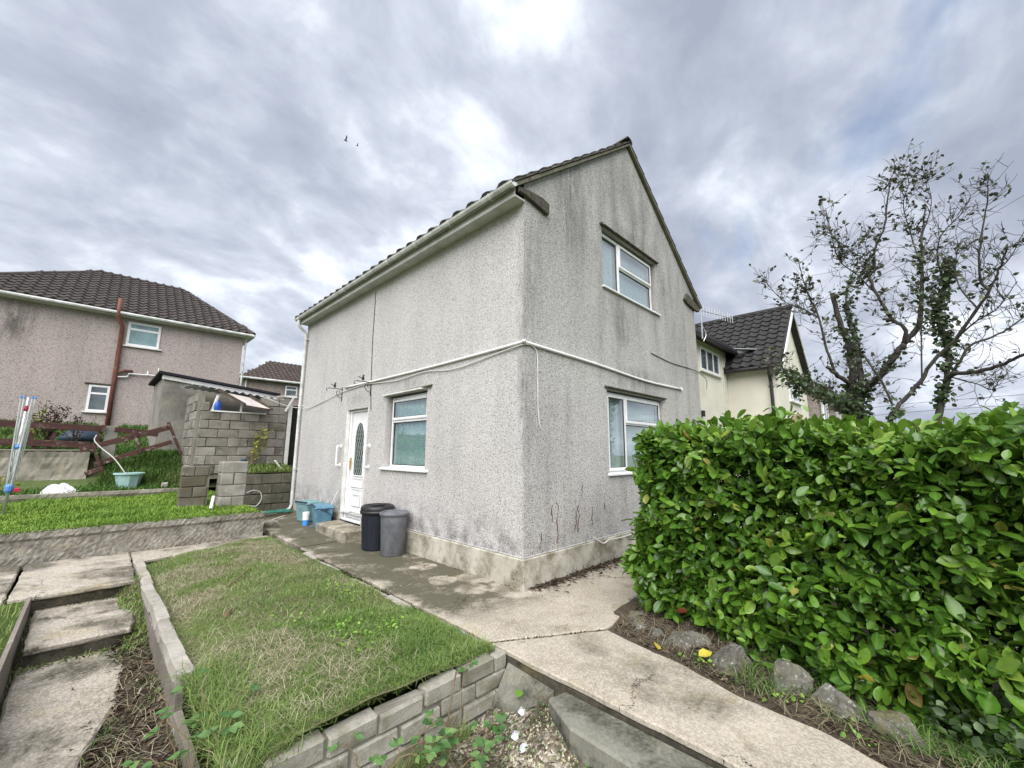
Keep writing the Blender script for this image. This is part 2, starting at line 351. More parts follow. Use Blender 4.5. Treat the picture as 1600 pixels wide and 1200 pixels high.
def wood(name, a, b, flake):
    k = NT(name, 0.8, 0.25); p = k.obj()
    c = k.ramp(k.noise(k.scale(p, (3, 22, 22)), 1.0, 5, .6), [(0.3, b), (0.7, a)])
    c = k.mix(k.mr(k.noise(p, 9, 6, .7), .55, .64, 0, .8), c, flake)
    k.color(c); k.bump(k.noise(k.scale(p, (4, 60, 60)), 1.0, 4, .6), .4, .004)
    return k.m
MT['redwood'] = wood('flaking_red_brown_fence_paint', (0.088, 0.040, 0.034), (0.042, 0.020, 0.018), (0.13, 0.10, 0.085))
MT['redwood2'] = wood('peeling_red_brown_board', (0.10, 0.048, 0.040), (0.055, 0.028, 0.024), (0.30, 0.265, 0.23))
MT['plywood'] = plain('bleached_hardboard', (0.50, 0.45, 0.42), 0.8, 0.2, 0.1, 3.0)
MT['bark'] = None
def bark():
    k = NT('lichened_bark', 0.95, 0.1); p = k.pos()
    c = k.ramp(k.noise(k.scale(p, (1, 1, .35)), 22, 6, .7), [(0.3, (0.032, 0.028, 0.027)), (0.7, (0.12, 0.105, 0.098))])
    c = k.mix(k.mr(k.noise(p, 6, 5, .65), .5, .66, 0, .55), c, (0.085, 0.10, 0.045))
    k.color(c); k.bump(k.noise(k.scale(p, (1, 1, .3)), 45, 5, .7), .7, .02); return k.m
MT['bark'] = bark()
MT['stem'] = plain('dry_brown_stem', (0.17, 0.125, 0.075), 0.85, 0.2, 0.2, 8.0)
MT['darkstem'] = plain('dark_brown_stem', (0.075, 0.058, 0.042), 0.9, 0.2, 0.2, 8.0)  # dark brown wood of hedge stems, shrub stems and shed rafters

def foliage(name, stops, rough=0.45, spec=0.45, attr=True, trans=0.15, vein=None):
    k = NT(name, rough, spec)
    at = k.new('ShaderNodeAttribute'); at.attribute_name = 'tint'
    f = at.outputs['Fac'] if attr else k.rnd()
    c = k.ramp(f, stops)
    if vein:
        uv = k.new('ShaderNodeAttribute'); uv.attribute_name = 'rib'
        c = k.mix(k.mr(uv.outputs['Fac'], .55, 1.0, 0, .55), c, vein)
        c = k.mix(k.mr(k.noise(k.pos(), 35, 4, .6), .35, .7, 0, .3), c, tuple(v * .6 for v in stops[0][1]))
    k.color(c)
    if trans:
        out = [n for n in k.n if n.type == 'OUTPUT_MATERIAL'][0]
        tl = k.new('ShaderNodeBsdfTranslucent'); k.l.new(k.mix(0.5, c, (0.16, 0.26, 0.03)), tl.inputs[0])
        mx = k.new('ShaderNodeMixShader'); mx.inputs[0].default_value = trans
        k.l.new(k.b.outputs[0], mx.inputs[1]); k.l.new(tl.outputs[0], mx.inputs[2]); k.l.new(mx.outputs[0], out.inputs['Surface'])
    return k.m
LAUREL = [(0.0, (0.040, 0.112, 0.012)), (0.40, (0.085, 0.198, 0.018)), (0.75, (0.155, 0.300, 0.030)), (0.95, (0.25, 0.38, 0.055)), (0.98, (0.34, 0.34, 0.06)), (1.0, (0.22, 0.13, 0.05))]
MT['laurel'] = foliage('laurel_leaf', LAUREL, 0.30, 0.5, True, 0.24, (0.16, 0.26, 0.07))
MT['laurel_piece'] = foliage('laurel_leaf_single', LAUREL, 0.28, 0.5, False, 0.24, (0.16, 0.26, 0.07))
MT['lawn'] = foliage('lawn_grass', [(0.0, (0.095, 0.185, 0.024)), (0.5, (0.17, 0.29, 0.036)), (0.85, (0.24, 0.36, 0.055)), (1.0, (0.34, 0.38, 0.11))], 0.55, 0.3)
MT['rough_grass'] = foliage('rough_grass', [(0.0, (0.090, 0.155, 0.034)), (0.45, (0.150, 0.240, 0.056)), (0.75, (0.22, 0.285, 0.09)), (0.88, (0.27, 0.27, 0.13)), (1.0, (0.42, 0.37, 0.25))], 0.6, 0.25)
MT['straw'] = foliage('dry_straw', [(0.0, (0.15, 0.13, 0.075)), (0.5, (0.31, 0.28, 0.175)), (1.0, (0.50, 0.46, 0.34))], 0.75, 0.2, True, 0.0)
MT['bank_grass'] = foliage('bank_grass', [(0.0, (0.035, 0.085, 0.016)), (0.5, (0.065, 0.15, 0.026)), (1.0, (0.14, 0.22, 0.05))], 0.6, 0.25)
MT['tree_leaf'] = foliage('dull_green_leaf', [(0.0, (0.040, 0.042, 0.034)), (0.6, (0.070, 0.080, 0.050)), (1.0, (0.12, 0.135, 0.07))], 0.5, 0.35, True, 0.1)
MT['ivy'] = foliage('ivy_leaf', [(0.0, (0.028, 0.050, 0.020)), (0.6, (0.055, 0.092, 0.034)), (1.0, (0.09, 0.135, 0.052))], 0.42, 0.4, True, 0.08)
MT['bramble'] = foliage('bramble_leaf', [(0.0, (0.045, 0.11, 0.03)), (0.6, (0.085, 0.185, 0.05)), (1.0, (0.16, 0.25, 0.085))], 0.5, 0.35)
MT['weed'] = foliage('bright_weed_leaf', [(0.0, (0.11, 0.23, 0.03)), (0.6, (0.17, 0.31, 0.045)), (1.0, (0.25, 0.37, 0.07))], 0.55, 0.3)
MT['yellow_shrub'] = foliage('yellow_green_leaf', [(0.0, (0.17, 0.20, 0.03)), (0.6, (0.30, 0.32, 0.05)), (1.0, (0.42, 0.40, 0.09))], 0.55, 0.3)
MT['purple_shrub'] = foliage('purple_leaf', [(0.0, (0.035, 0.015, 0.022)), (0.6, (0.075, 0.032, 0.042)), (1.0, (0.13, 0.07, 0.07))], 0.6, 0.3)
MT['far_tree'] = foliage('far_tree_leaf', [(0.0, (0.02, 0.04, 0.02)), (0.6, (0.035, 0.06, 0.028)), (1.0, (0.06, 0.085, 0.04))], 0.7, 0.2)
MT['litter'] = foliage('dead_leaf_litter', [(0.0, (0.032, 0.025, 0.019)), (0.5, (0.075, 0.056, 0.040)), (0.85, (0.14, 0.098, 0.066)), (1.0, (0.26, 0.215, 0.16))], 0.8, 0.2, True, 0.0)
MT['seam_moss'] = foliage('joint_moss', [(0.0, (0.018, 0.016, 0.011)), (0.7, (0.04, 0.036, 0.02)), (1.0, (0.06, 0.085, 0.025))], 0.9, 0.1, True, 0.0)
MT['yellow_leaf'] = plain('yellow_leaf', (0.46, 0.38, 0.05), 0.5, 0.4, 0.08, 20.0)
MT['red_leaf'] = plain('reddish_dead_leaf', (0.26, 0.07, 0.035), 0.5, 0.4, 0.12, 20.0)
MT['dead_ivy'] = plain('dead_ivy_bark', (0.12, 0.065, 0.045), 0.9, 0.1, 0.2, 20.0)
MT['white_litter'] = plain('crumpled_white_litter', (0.50, 0.50, 0.51), 0.5, 0.4, 0.08, 20.0)

def soil(name, a, b, c3, f3=.5):
    k = NT(name, 0.95, 0.1); p = k.pos()
    c = k.ramp(k.noise(p, 5, 8, .68), [(0.3, b), (0.7, a)])
    c = k.mix(k.mr(k.noise(p, 1.7, 6, .6, .3), .46, .6, 0, f3), c, c3)
    c = k.mix(k.mr(k.noise(p, 90, 3, .7), .52, .7, 0, .6), c, tuple(min(1, v * 2.0) for v in a))
    k.color(c); k.bump(k.noise(p, 30, 7, .75), .8, .02); return k.m
MT['soil'] = soil('bed_soil', (0.18, 0.17, 0.095), (0.085, 0.085, 0.042), (0.10, 0.14, 0.04), .8)
MT['lawn_soil'] = soil('lawn_soil', (0.07, 0.10, 0.025), (0.04, 0.055, 0.018), (0.06, 0.12, 0.02))
MT['bank_soil'] = soil('bank_soil', (0.075, 0.075, 0.035), (0.04, 0.04, 0.02), (0.045, 0.085, 0.02))
MT['litter_soil'] = soil('leaf_mould', (0.115, 0.092, 0.068), (0.042, 0.034, 0.025), (0.05, 0.05, 0.022), .35)
MT['field'] = soil('field', (0.10, 0.13, 0.05), (0.06, 0.085, 0.03), (0.08, 0.12, 0.04))
def gravel_mat():
    k = NT('gravelly_ground', 0.95, 0.15); p = k.pos()
    v = k.new('ShaderNodeTexVoronoi'); k.l.new(p, v.inputs['Vector']); v.inputs['Scale'].default_value = 55
    bw = k.new('ShaderNodeRGBToBW'); k.l.new(v.outputs['Color'], bw.inputs[0])
    c = k.ramp(bw.outputs[0], [(0.2, (0.10, 0.08, 0.055)), (0.55, (0.24, 0.205, 0.15)), (0.8, (0.50, 0.46, 0.38))])
    c = k.mix(k.mr(k.noise(p, 3.2, 6, .65), .42, .58, 0, .85), c, (0.055, 0.05, 0.03))
    k.color(c); k.bump(k.math('SUBTRACT', 1.0, v.outputs['Distance']), .9, .012); return k.m
MT['gravel'] = gravel_mat()
def rockm():
    k = NT('lichened_rock', 0.9, 0.2); p = k.obj()
    c = k.ramp(k.noise(p, 7, 8, .7), [(0.3, (0.050, 0.046, 0.038)), (0.7, (0.20, 0.19, 0.16))])
    c = k.mix(k.mr(k.noise(p, 30, 7, .75), .56, .64, 0, .8), c, (0.42, 0.43, 0.39))
    c = k.mix(k.mr(k.noise(p, 5, 5, .6), .5, .62, 0, .7), c, (0.12, 0.11, 0.045))
    k.color(c); k.bump(k.noise(p, 30, 7, .72), .8, .015); return k.m
MT['rock'] = rockm()

# ------------------------------------------------------------------ geometry helpers
class MB:
    def __init__(s): s.v = []; s.f = []
    def add(s, vs, fs):
        o = len(s.v); s.v += [tuple(v) for v in vs]; s.f += [tuple(i + o for i in f) for f in fs]; return s
    def box(s, x0, x1, y0, y1, z0, z1):
        x0, x1 = min(x0, x1), max(x0, x1); y0, y1 = min(y0, y1), max(y0, y1); z0, z1 = min(z0, z1), max(z0, z1)
        return s.add([(x0, y0, z0), (x1, y0, z0), (x1, y1, z0), (x0, y1, z0), (x0, y0, z1), (x1, y0, z1), (x1, y1, z1), (x0, y1, z1)],
                     [(3, 2, 1, 0), (4, 5, 6, 7), (0, 1, 5, 4), (1, 2, 6, 5), (2, 3, 7, 6), (3, 0, 4, 7)])
    def prism(s, poly, axis, a, b):
        """extrude a polygon given in the two other axes from a to b along axis"""
        n = len(poly)
        def P(q, t):
            l = list(q); l.insert(axis, t); return tuple(l)
        vs = [P(q, a) for q in poly] + [P(q, b) for q in poly]
        fs = [tuple(range(n)), tuple(range(2 * n - 1, n - 1, -1))] + [((i + 1) % n, i, n + i, n + (i + 1) % n) for i in range(n)]
        return s.add(vs, fs)
    def bar(s, a, b, w, h, upv=(0, 0, 1)):
        a, b = Vector(a), Vector(b); d = (b - a).normalized(); sd_ = d.cross(Vector(upv))
        if sd_.length < 1e-4: sd_ = d.cross(Vector((1, 0, 0)))
        sd_.normalize(); u_ = sd_.cross(d)
        c = [(-w / 2, -h / 2), (w / 2, -h / 2), (w / 2, h / 2), (-w / 2, h / 2)]
        vs = [a + sd_ * x + u_ * y for x, y in c] + [b + sd_ * x + u_ * y for x, y in c]
        return s.add(vs, [(3, 2, 1, 0), (4, 5, 6, 7), (0, 1, 5, 4), (1, 2, 6, 5), (2, 3, 7, 6), (3, 0, 4, 7)])
    def tube(s, pts, r, n=8, cap=True):
        pts = [Vector(p) for p in pts]
        rs = r if isinstance(r, (list, tuple)) else [r] * len(pts)
        rings = []; prev = None
        for i, p in enumerate(pts):
            t = (pts[min(i + 1, len(pts) - 1)] - pts[max(i - 1, 0)])
            t = t.normalized() if t.length > 1e-9 else Vector((0, 0, 1))
            if prev is None:
                ref = Vector((0, 0, 1)) if abs(t.z) < 0.9 else Vector((1, 0, 0)); a = t.cross(ref).normalized()
            else:
                a = (prev - t * prev.dot(t)).normalized()
            prev = a; b = t.cross(a)
            rings.append([p + (a * math.cos(2 * math.pi * j / n) + b * math.sin(2 * math.pi * j / n)) * rs[i] for j in range(n)])
        vs = [q for rg in rings for q in rg]; fs = []
        for i in range(len(pts) - 1):
            for j in range(n):
                k = (j + 1) % n; fs.append((i * n + j, i * n + k, (i + 1) * n + k, (i + 1) * n + j))
        if cap: fs += [tuple(range(n - 1, -1, -1)), tuple((len(pts) - 1) * n + j for j in range(n))]
        return s.add(vs, fs)
    def lathe(s, prof, c, n=28, cap=True):
        vs = []; fs = []
        for (r, z) in prof:
            vs += [(c[0] + r * math.cos(2 * math.pi * j / n), c[1] + r * math.sin(2 * math.pi * j / n), c[2] + z) for j in range(n)]
        for i in range(len(prof) - 1):
            for j in range(n):
                k = (j + 1) % n; fs.append((i * n + j, i * n + k, (i + 1) * n + k, (i + 1) * n + j))
        if cap:
            fs.append(tuple(range(n - 1, -1, -1)))
            if prof[-1][0] > 1e-3: fs.append(tuple((len(prof) - 1) * n + j for j in range(n)))
        return s.add(vs, fs)

def sweep(pts, k=8):
    """Catmull-Rom through the points"""
    P = [Vector(p) for p in pts]; P = [P[0] * 2 - P[1]] + P + [P[-1] * 2 - P[-2]]; out = []
    for i in range(1, len(P) - 2):
        for j in range(k):
            t = j / k; a, b, c, d = P[i - 1], P[i], P[i + 1], P[i + 2]
            out.append(0.5 * ((2 * b) + (c - a) * t + (2 * a - 5 * b + 4 * c - d) * t * t + (3 * b - a - 3 * c + d) * t ** 3))
    out.append(P[-2]); return out

def put(o, parent, loc):
    col.objects.link(o)
    o.location = loc
    if parent is not None:
        o.parent = parent
        w = Vector((0, 0, 0)); q = parent
        while q is not None: w += q.location; q = q.parent
        o.location = Vector(loc) - w
    return o

def mesh_from(name, V, F, mat, bevel=0.0, smooth=False, jitter=0.0, seed=0):
    me = bpy.data.meshes.new(name); me.from_pydata([tuple(v) for v in V], [], F)
    bm_ = bmesh.new(); bm_.from_mesh(me)
    if bevel:
        bmesh.ops.remove_doubles(bm_, verts=bm_.verts, dist=1e-6)
        es = [e for e in bm_.edges if len(e.link_faces) == 2 and e.calc_face_angle(0) > R(25)]
        bmesh.ops.bevel(bm_, geom=es, offset=bevel, offset_type='OFFSET', segments=1, affect='EDGES', clamp_overlap=True)
    if jitter:
        rd = random.Random(seed)
        for v in bm_.verts: v.co += Vector((rd.uniform(-1, 1), rd.uniform(-1, 1), rd.uniform(-1, 1))) * jitter
    bmesh.ops.recalc_face_normals(bm_, faces=bm_.faces)
    bm_.to_mesh(me); bm_.free()
    if mat is not None: me.materials.append(mat)
    if smooth:
        me.polygons.foreach_set('use_smooth', [True] * len(me.polygons))
    return me

def tag(o, label=None, cat=None, group=None, kind=None):
    if label: o['label'] = label
    if cat: o['category'] = cat
    if group: o['group'] = group
    if kind: o['kind'] = kind
    return o

def mk(name, mb, mat, parent=None, bevel=0.0, smooth=False, jitter=0.0, base=False, seed=0, **tg):
    """one mesh object from world-space shapes; its origin goes to the middle of its box (its foot with base)"""
    V = np.array(mb.v); lo, hi = V.min(0), V.max(0); c = (lo + hi) / 2
    if base: c[2] = lo[2]
    me = mesh_from(name, V - c, mb.f, MT[mat] if isinstance(mat, str) else mat, bevel, smooth, jitter, seed)
    o = put(bpy.data.objects.new(name, me), parent, c)
    return tag(o, **tg)

def thing(name, loc, label, cat, group=None):
    e = bpy.data.objects.new(name, None); e.empty_display_size = 0.2
    col.objects.link(e); e.location = loc
    return tag(e, label, cat, group)

def piece(name, me, parent, loc, rot=(0, 0, 0), scale=(1, 1, 1)):
    o = put(bpy.data.objects.new(name, me), parent, loc)
    o.rotation_euler = rot; o.scale = scale
    return o

def np_obj(name, V, T, mat, parent=None, tint=None, rib=None, smooth=False, **tg):
    """fast mesh from numpy triangles / quads"""
    me = bpy.data.meshes.new(name); k = T.shape[1]
    me.vertices.add(len(V)); me.vertices.foreach_set('co', V.astype(np.float32).ravel())
    me.loops.add(T.size); me.loops.foreach_set('vertex_index', T.astype(np.int32).ravel())
    me.polygons.add(len(T)); me.polygons.foreach_set('loop_start', np.arange(0, T.size, k, dtype=np.int32))
    me.polygons.foreach_set('loop_total', np.full(len(T), k, dtype=np.int32))
    if smooth: me.polygons.foreach_set('use_smooth', np.ones(len(T), dtype=bool))
    me.update(calc_edges=True)
    if tint is not None:
        a = me.attributes.new('tint', 'FLOAT', 'POINT'); a.data.foreach_set('value', tint.astype(np.float32))
    if rib is not None:
        a = me.attributes.new('rib', 'FLOAT', 'POINT'); a.data.foreach_set('value', rib.astype(np.float32))
    me.materials.append(MT[mat])
    o = put(bpy.data.objects.new(name, me), parent, (0, 0, 0))
    return tag(o, **tg)

def blades(P, h, w, lean, dirs=None, flat=None):
    """grass blades at points P: each two bent segments (4 triangles); returns V, T, index of blade per vertex"""
    n = len(P); a = rng.uniform(0, 2 * np.pi, n) if dirs is None else dirs
    d = np.stack([np.cos(a), np.sin(a), np.zeros(n)], 1); s = np.stack([-np.sin(a), np.cos(a), np.zeros(n)], 1)
    H = h[:, None]; L = lean[:, None]; w = w[:, None]; z = np.array([0, 0, 1.0])
    m = P + z * H * (0.62 - .25 * L) + d * H * L * .38
    t = P + z * H * np.clip(1.0 - .62 * L, 0.08, 1) + d * H * L * 1.05
    V = np.stack([P - s * w, P + s * w, m - s * w * .8, m + s * w * .8, t], 1).reshape(-1, 3)
    b = (np.arange(n) * 5)[:, None]
    T = np.concatenate([b + np.array([[0, 1, 3]]), b + np.array([[0, 3, 2]]), b + np.array([[2, 3, 4]])], 0)
    return V, T

LEAF2 = np.array([[0, 0, 0], [.28, .36, .05], [.62, .40, .05], [.28, -.36, .05], [.62, -.40, .05], [.33, 0, -.05], [.68, 0, -.05], [1, 0, -.12]], float)
LEAF_T = np.array([[0, 5, 1], [1, 5, 6], [1, 6, 2], [2, 6, 7], [0, 3, 5], [3, 6, 5], [3, 4, 6], [4, 7, 6]])
LEAF_RIB = np.array([1, 0, 0, 0, 0, 1, 1, .6])
BL_X = [.14, .40, .68, .89]; BL_W = [.22, .42, .46, .27]
BIG = np.array([[0, 0, 0]] + [[x, w, .05 * w / .46] for x, w in zip(BL_X, BL_W)] + [[x, -w, .05 * w / .46] for x, w in zip(BL_X, BL_W)] + [[x, 0, -.045] for x in BL_X] + [[1, 0, -.06]], float)
BIG_T = [[0, 9, 1], [0, 5, 9]]
for q_ in range(3):
    BIG_T += [[1 + q_, 9 + q_, 10 + q_], [1 + q_, 10 + q_, 2 + q_], [5 + q_, 10 + q_, 9 + q_], [5 + q_, 6 + q_, 10 + q_]]
BIG_T = np.array(BIG_T + [[4, 12, 13], [8, 13, 12]]); BIG_RIB = np.array([1.] + [0.] * 8 + [1.] * 4 + [.5])
def leaf_cloud(P, A, N, L, Wd, curl=None, LEAF2=LEAF2, LEAF_T=LEAF_T):
    """leaves at P along axis A with face normal N, length L and width Wd"""
    n = len(P)
    A = A / np.linalg.norm(A, axis=1)[:, None]
    N = N - A * (N * A).sum(1)[:, None]; N = N / (np.linalg.norm(N, axis=1)[:, None] + 1e-9); B = np.cross(N, A)
    l = LEAF2[None] * np.ones((n, 1, 1))
    if curl is not None: l[:, :, 2] += -(l[:, :, 0] ** 2) * curl[:, None]
    V = P[:, None, :] + l[:, :, 0:1] * A[:, None, :] * L[:, None, None] + l[:, :, 1:2] * B[:, None, :] * Wd[:, None, None] + l[:, :, 2:3] * N[:, None, :] * L[:, None, None]
    T = ((np.arange(n) * len(LEAF2))[:, None, None] + LEAF_T[None]).reshape(-1, 3)
    return V.reshape(-1, 3), T
def per(n, k, v): return np.repeat(v, k)
def unit(v): return v / (np.linalg.norm(v, axis=-1, keepdims=True) + 1e-9)

def sheet(name, fn, xs, ys, mat, parent=None, smooth=True, **tg):
    X, Y = np.meshgrid(xs, ys); Z = fn(X, Y)
    V = np.stack([X, Y, Z], -1).reshape(-1, 3); nx, ny = len(xs), len(ys)
    i = np.arange((ny - 1) * nx).reshape(ny - 1, nx)[:, :-1].ravel()
    T = np.stack([i, i + 1, i + nx + 1, i + nx], 1)
    return np_obj(name, V, T, mat, parent, smooth=smooth, **tg)
def lumps(X, Y, s, a, seed=0):
    r_ = np.random.default_rng(seed); z = np.zeros_like(X, dtype=float)
    for i in range(7):
        f = s * (0.6 + i * .5); th = r_.uniform(0, 6.28); ph = r_.uniform(0, 6.28)
        z += np.sin((X * np.cos(th) + Y * np.sin(th)) * f + ph + 1.3 * np.sin((Y * np.cos(th) - X * np.sin(th)) * f * .7)) / (1 + i * .6)
    return z * a / 3
def sstep(a, b, x):
    t = np.clip((x - a) / (b - a), 0, 1); return t * t * (3 - 2 * t)

# ------------------------------------------------------------------ the ground, garden and paths
def ground_fn(X, Y):
    z = np.full_like(X, -0.78, dtype=float)
    z = z + np.where(X < -1.3, sstep(5.5, 5.7, Y), sstep(8.15, 8.4, Y)) * 0.66      # the upper terrace under the lawn
    z = z + sstep(9.2, 11.6, Y) * (X < 3) * 0.85 + sstep(11.6, 17.0, Y) * (X < 3) * 0.95
    z = z + (X >= 3) * sstep(9, 17, Y) * 1.3
    z = z - sstep(2, 14, X) * sstep(2, -4, Y) * 0.5
    z = z + sstep(19, 60, Y) * 1.2 - sstep(30, 300, X) * 6.0
    return z
gx = np.concatenate([np.linspace(-900, -40, 14), np.linspace(-30, -8, 12), np.linspace(-7, 10, 69), np.linspace(11, 40, 20), np.linspace(60, 900, 14)])
gy = np.concatenate([np.linspace(-900, -40, 14), np.linspace(-30, -7, 14), np.linspace(-6, 20, 105), np.linspace(21, 60, 20), np.linspace(80, 900, 14)])
sheet('ground', ground_fn, gx, gy, 'field', kind='structure')

# front rough ground with gravel between the wall and the path
fx, fy = np.linspace(-3.2, -1.165, 60), np.linspace(-3.6, -0.93, 70)
front_fn = lambda X, Y: -0.74 + lumps(X, Y, 7, .02, 3) + .10 * sstep(-1.6, -1.2, X) + .19 * sstep(-2.1, -1.4, X) * sstep(-1.0, -1.6, Y) - .12 * sstep(-1.2, -3.4, Y) + .05 * sstep(-2.2, -3, X)
sheet('gravel_ground', front_fn, fx, fy, 'gravel', kind='structure')

# concrete path along the door wall, cast in slabs
path = bpy.data.objects.new('path', None); col.objects.link(path); tag(path, kind='structure')
def ragged(poly, step=.10, amp=.007):
    out = []
    for i, a in enumerate(poly):
        b = poly[(i + 1) % len(poly)]; L = math.hypot(b[0] - a[0], b[1] - a[1]); n = max(1, int(L / step)) if L < 4 else max(1, int(L / .2))
        for q in range(n):
            t = q / n; out.append((a[0] + (b[0] - a[0]) * t + random.uniform(-amp, amp), a[1] + (b[1] - a[1]) * t + random.uniform(-amp, amp)))
    return out
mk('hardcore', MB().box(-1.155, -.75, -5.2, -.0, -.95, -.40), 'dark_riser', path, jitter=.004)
def slab(poly, z, th, name='slab', mat='path', parent=path, bev=.010):
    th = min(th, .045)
    poly = ragged(poly)
    return mk(name, MB().prism(poly, 2, z - th, z), mat, parent, bevel=bev)
slab([(-1.15, -0.70), (-0.24, -1.25), (-0.30, -1.62), (-.36, -2.0), (-.50, -2.42), (-0.53, -2.85), (-0.68, -3.3), (-.78, -4.2), (-.8, -5.2), (-1.17, -5.2), (-1.165, -3.0)], -.352, .42)
slab([(-1.147, -0.68), (-1.13, 1.1), (-.02, .98), (-.02, -.30), (.62, -1.0), (.36, -1.16), (-.10, -1.22), (-0.235, -1.235)], -.344, .42)
slab([(.0, -.045), (.0, -.31), (.64, -1.01), (1.5, -1.05), (8.0, -1.05), (8.0, -.045)], -.348, .4)
slab([(-1.13, 1.112), (-1.12, 3.95), (-.03, 3.95), (-.03, .995)], -.340, .42)
sl = MB().prism([(-1.14, 3.96), (-1.16, 5.42), (-1.1, 7.95), (.0, 7.95), (.0, 3.96)], 2, -.72, -.325)
sl.v = [(x, y, z + max(0, (y - 4.2)) * .028) for x, y, z in sl.v]
mk('slab', sl, 'path', path, bevel=.01)

# a run of narrow kerb stones between path and bed
kerb = bpy.data.objects.new('kerb', None); col.objects.link(kerb); tag(kerb, kind='structure')
kb_me = [mesh_from('kerb_stone', np.array(MB().box(-.05, .05, -.215, .215, -.2, 0).v), MB().box(0, 1, 0, 1, 0, 1).f, MT['edge_block'], .012, False, .005, i) for i in range(3)]
for i in range(10):
    y = -.62 + i * .445
    if i in (6,): continue
    piece('kerb_stone', kb_me[i % 3], kerb, (-1.225 + (.02 if i % 2 else 0) + .012 * (i > 6) * (i - 6), y, -.352 - .006 * (i % 3)), (0, random.uniform(-.03, .03), random.uniform(-.02, .02)))

# sloping haunch and low grey slab below the path edge
lowc = bpy.data.objects.new('lower_concrete', None); col.objects.link(lowc); tag(lowc, kind='structure')
mk('haunch', MB().add([(-1.168, -.925, -.41), (-1.168, -1.40, -.44), (-1.30, -1.25, -.58), (-1.34, -.925, -.64), (-1.168, -.925, -.8), (-1.168, -1.40, -.8), (-1.27, -1.25, -.8), (-1.34, -.925, -.8)],
   [(0, 3, 2, 1), (4, 5, 6, 7), (0, 1, 5, 4), (1, 2, 6, 5), (2, 3, 7, 6), (3, 0, 4, 7)]), 'low', lowc, bevel=.01)
mk('slab', MB().prism([(-1.168, -1.50), (-1.32, -1.46), (-1.46, -1.75), (-1.48, -2.3), (-1.6, -2.9), (-1.7, -3.6), (-1.168, -3.6)], 2, -.9, -.412), 'low', lowc, bevel=.015)

# the raised bed
bx, by = np.linspace(-2.99, -1.235, 70), np.linspace(-.855, 5.25, 192)
bed_fn = lambda X, Y: -.365 + lumps(X, Y, 5, .03, 8) + .05 * sstep(-1.25, -2.0, X) * sstep(-2.95, -2.4, X) - .05 * sstep(-2.7, -3.0, X) + .02 + .012 * sstep(-.6, -.84, Y) - .12 * sstep(.12, -.08, X + 2.2 - (Y - 4.6) * 1.2) * sstep(4.5, 4.75, Y)
sheet('bed_soil', bed_fn, bx, by, 'soil', kind='structure')

# steps at the left: three slabs, each lower than the last
steps = bpy.data.objects.new('steps', None); col.objects.link(steps); tag(steps, kind='structure')
def step_slab(poly, z, th, tilt=0.0):
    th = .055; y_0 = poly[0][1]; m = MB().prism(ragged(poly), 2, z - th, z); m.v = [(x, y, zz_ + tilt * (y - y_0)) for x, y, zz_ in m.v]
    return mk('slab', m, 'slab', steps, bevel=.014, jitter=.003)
step_slab([(-4.12, 3.52), (-3.12, 3.50), (-3.10, 5.44), (-4.14, 5.44)], -.335, .16)
step_slab([(-9.0, 3.9), (-4.15, 3.52), (-4.17, 5.44), (-9, 5.44)], -.34, .16)
step_slab([(-3.08, 4.72), (-1.2, 5.0), (-1.2, 5.46), (-3.08, 5.45)], -.352, .16)
step_slab([(-3.90, 2.27), (-3.20, 2.27), (-3.12, 3.10), (-3.14, 3.6), (-3.92, 3.6)], -.50, .17)
step_slab([(-3.92, -1.4), (-3.60, -1.4), (-3.52, .45), (-3.42, .8), (-3.34, 1.1), (-3.27, 1.7), (-3.2, 2.36), (-3.92, 2.36)], -.70, .18, .012)
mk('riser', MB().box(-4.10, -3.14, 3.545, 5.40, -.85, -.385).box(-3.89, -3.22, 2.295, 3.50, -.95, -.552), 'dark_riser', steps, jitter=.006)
dirt_fn = lambda X, Y: -.72 + .16 * sstep(1.9, 3.2, Y) + .17 * sstep(3.2, 3.7, Y) * sstep(-3.3, -3.1, X) - .1 * sstep(1, -2, Y) + lumps(X, Y, 8, .03, 5) + .10 * sstep(-3.45, -3.1, X)
sheet('step_soil', dirt_fn, np.linspace(-3.95, -3.06, 40), np.linspace(-2.2, 3.52, 130), 'litter_soil', kind='structure')
left_fn = lambda X, Y: -.38 + lumps(X, Y, 5, .03, 6) - .04 * sstep(2, -1, Y)
sheet('side_grass_soil', left_fn, np.linspace(-7, -3.99, 40), np.linspace(-1.5, 3.55, 70), 'lawn_soil', kind='structure')

# lawn terrace and the bank behind
def lawn_fn(X, Y): return .035 + .034 * (Y - 5.6) + lumps(X, Y, 2.5, .02, 9)
sheet('lawn_soil', lawn_fn, np.linspace(-9, -1.27, 70), np.linspace(5.56, 9.45, 40), 'lawn_soil', kind='structure')
def bank_fn(X, Y):
    r_ = .27 + .02 * (Y - 9.4)
    slope = sstep(9.75, 11.15, Y) * .78 * sstep(-3.75, -3.0, X) + sstep(9.3, 10.3, Y) * .62 * sstep(-2.2, -1.7, X) * (1 - sstep(9.75, 11.15, Y))
    up_ = sstep(10.9, 11.0, Y) * .80 * (1 - sstep(-3.75, -3.0, X))
    return r_ + np.maximum(slope, up_) + sstep(11.2, 17.4, Y) * .82 + lumps(X, Y, 3, .035, 12)
sheet('bank', bank_fn, np.linspace(-12, -1.3, 90), np.linspace(9.40, 17.6, 100), 'bank_soil', kind='structure')
sheet('shed_terrace', lambda X, Y: .66 + .12 * sstep(8.3, 9.2, Y) + lumps(X, Y, 4, .03, 13), np.linspace(-1.35, 3.5, 40), np.linspace(8.2, 12.5, 30), 'bank_soil', kind='structure')
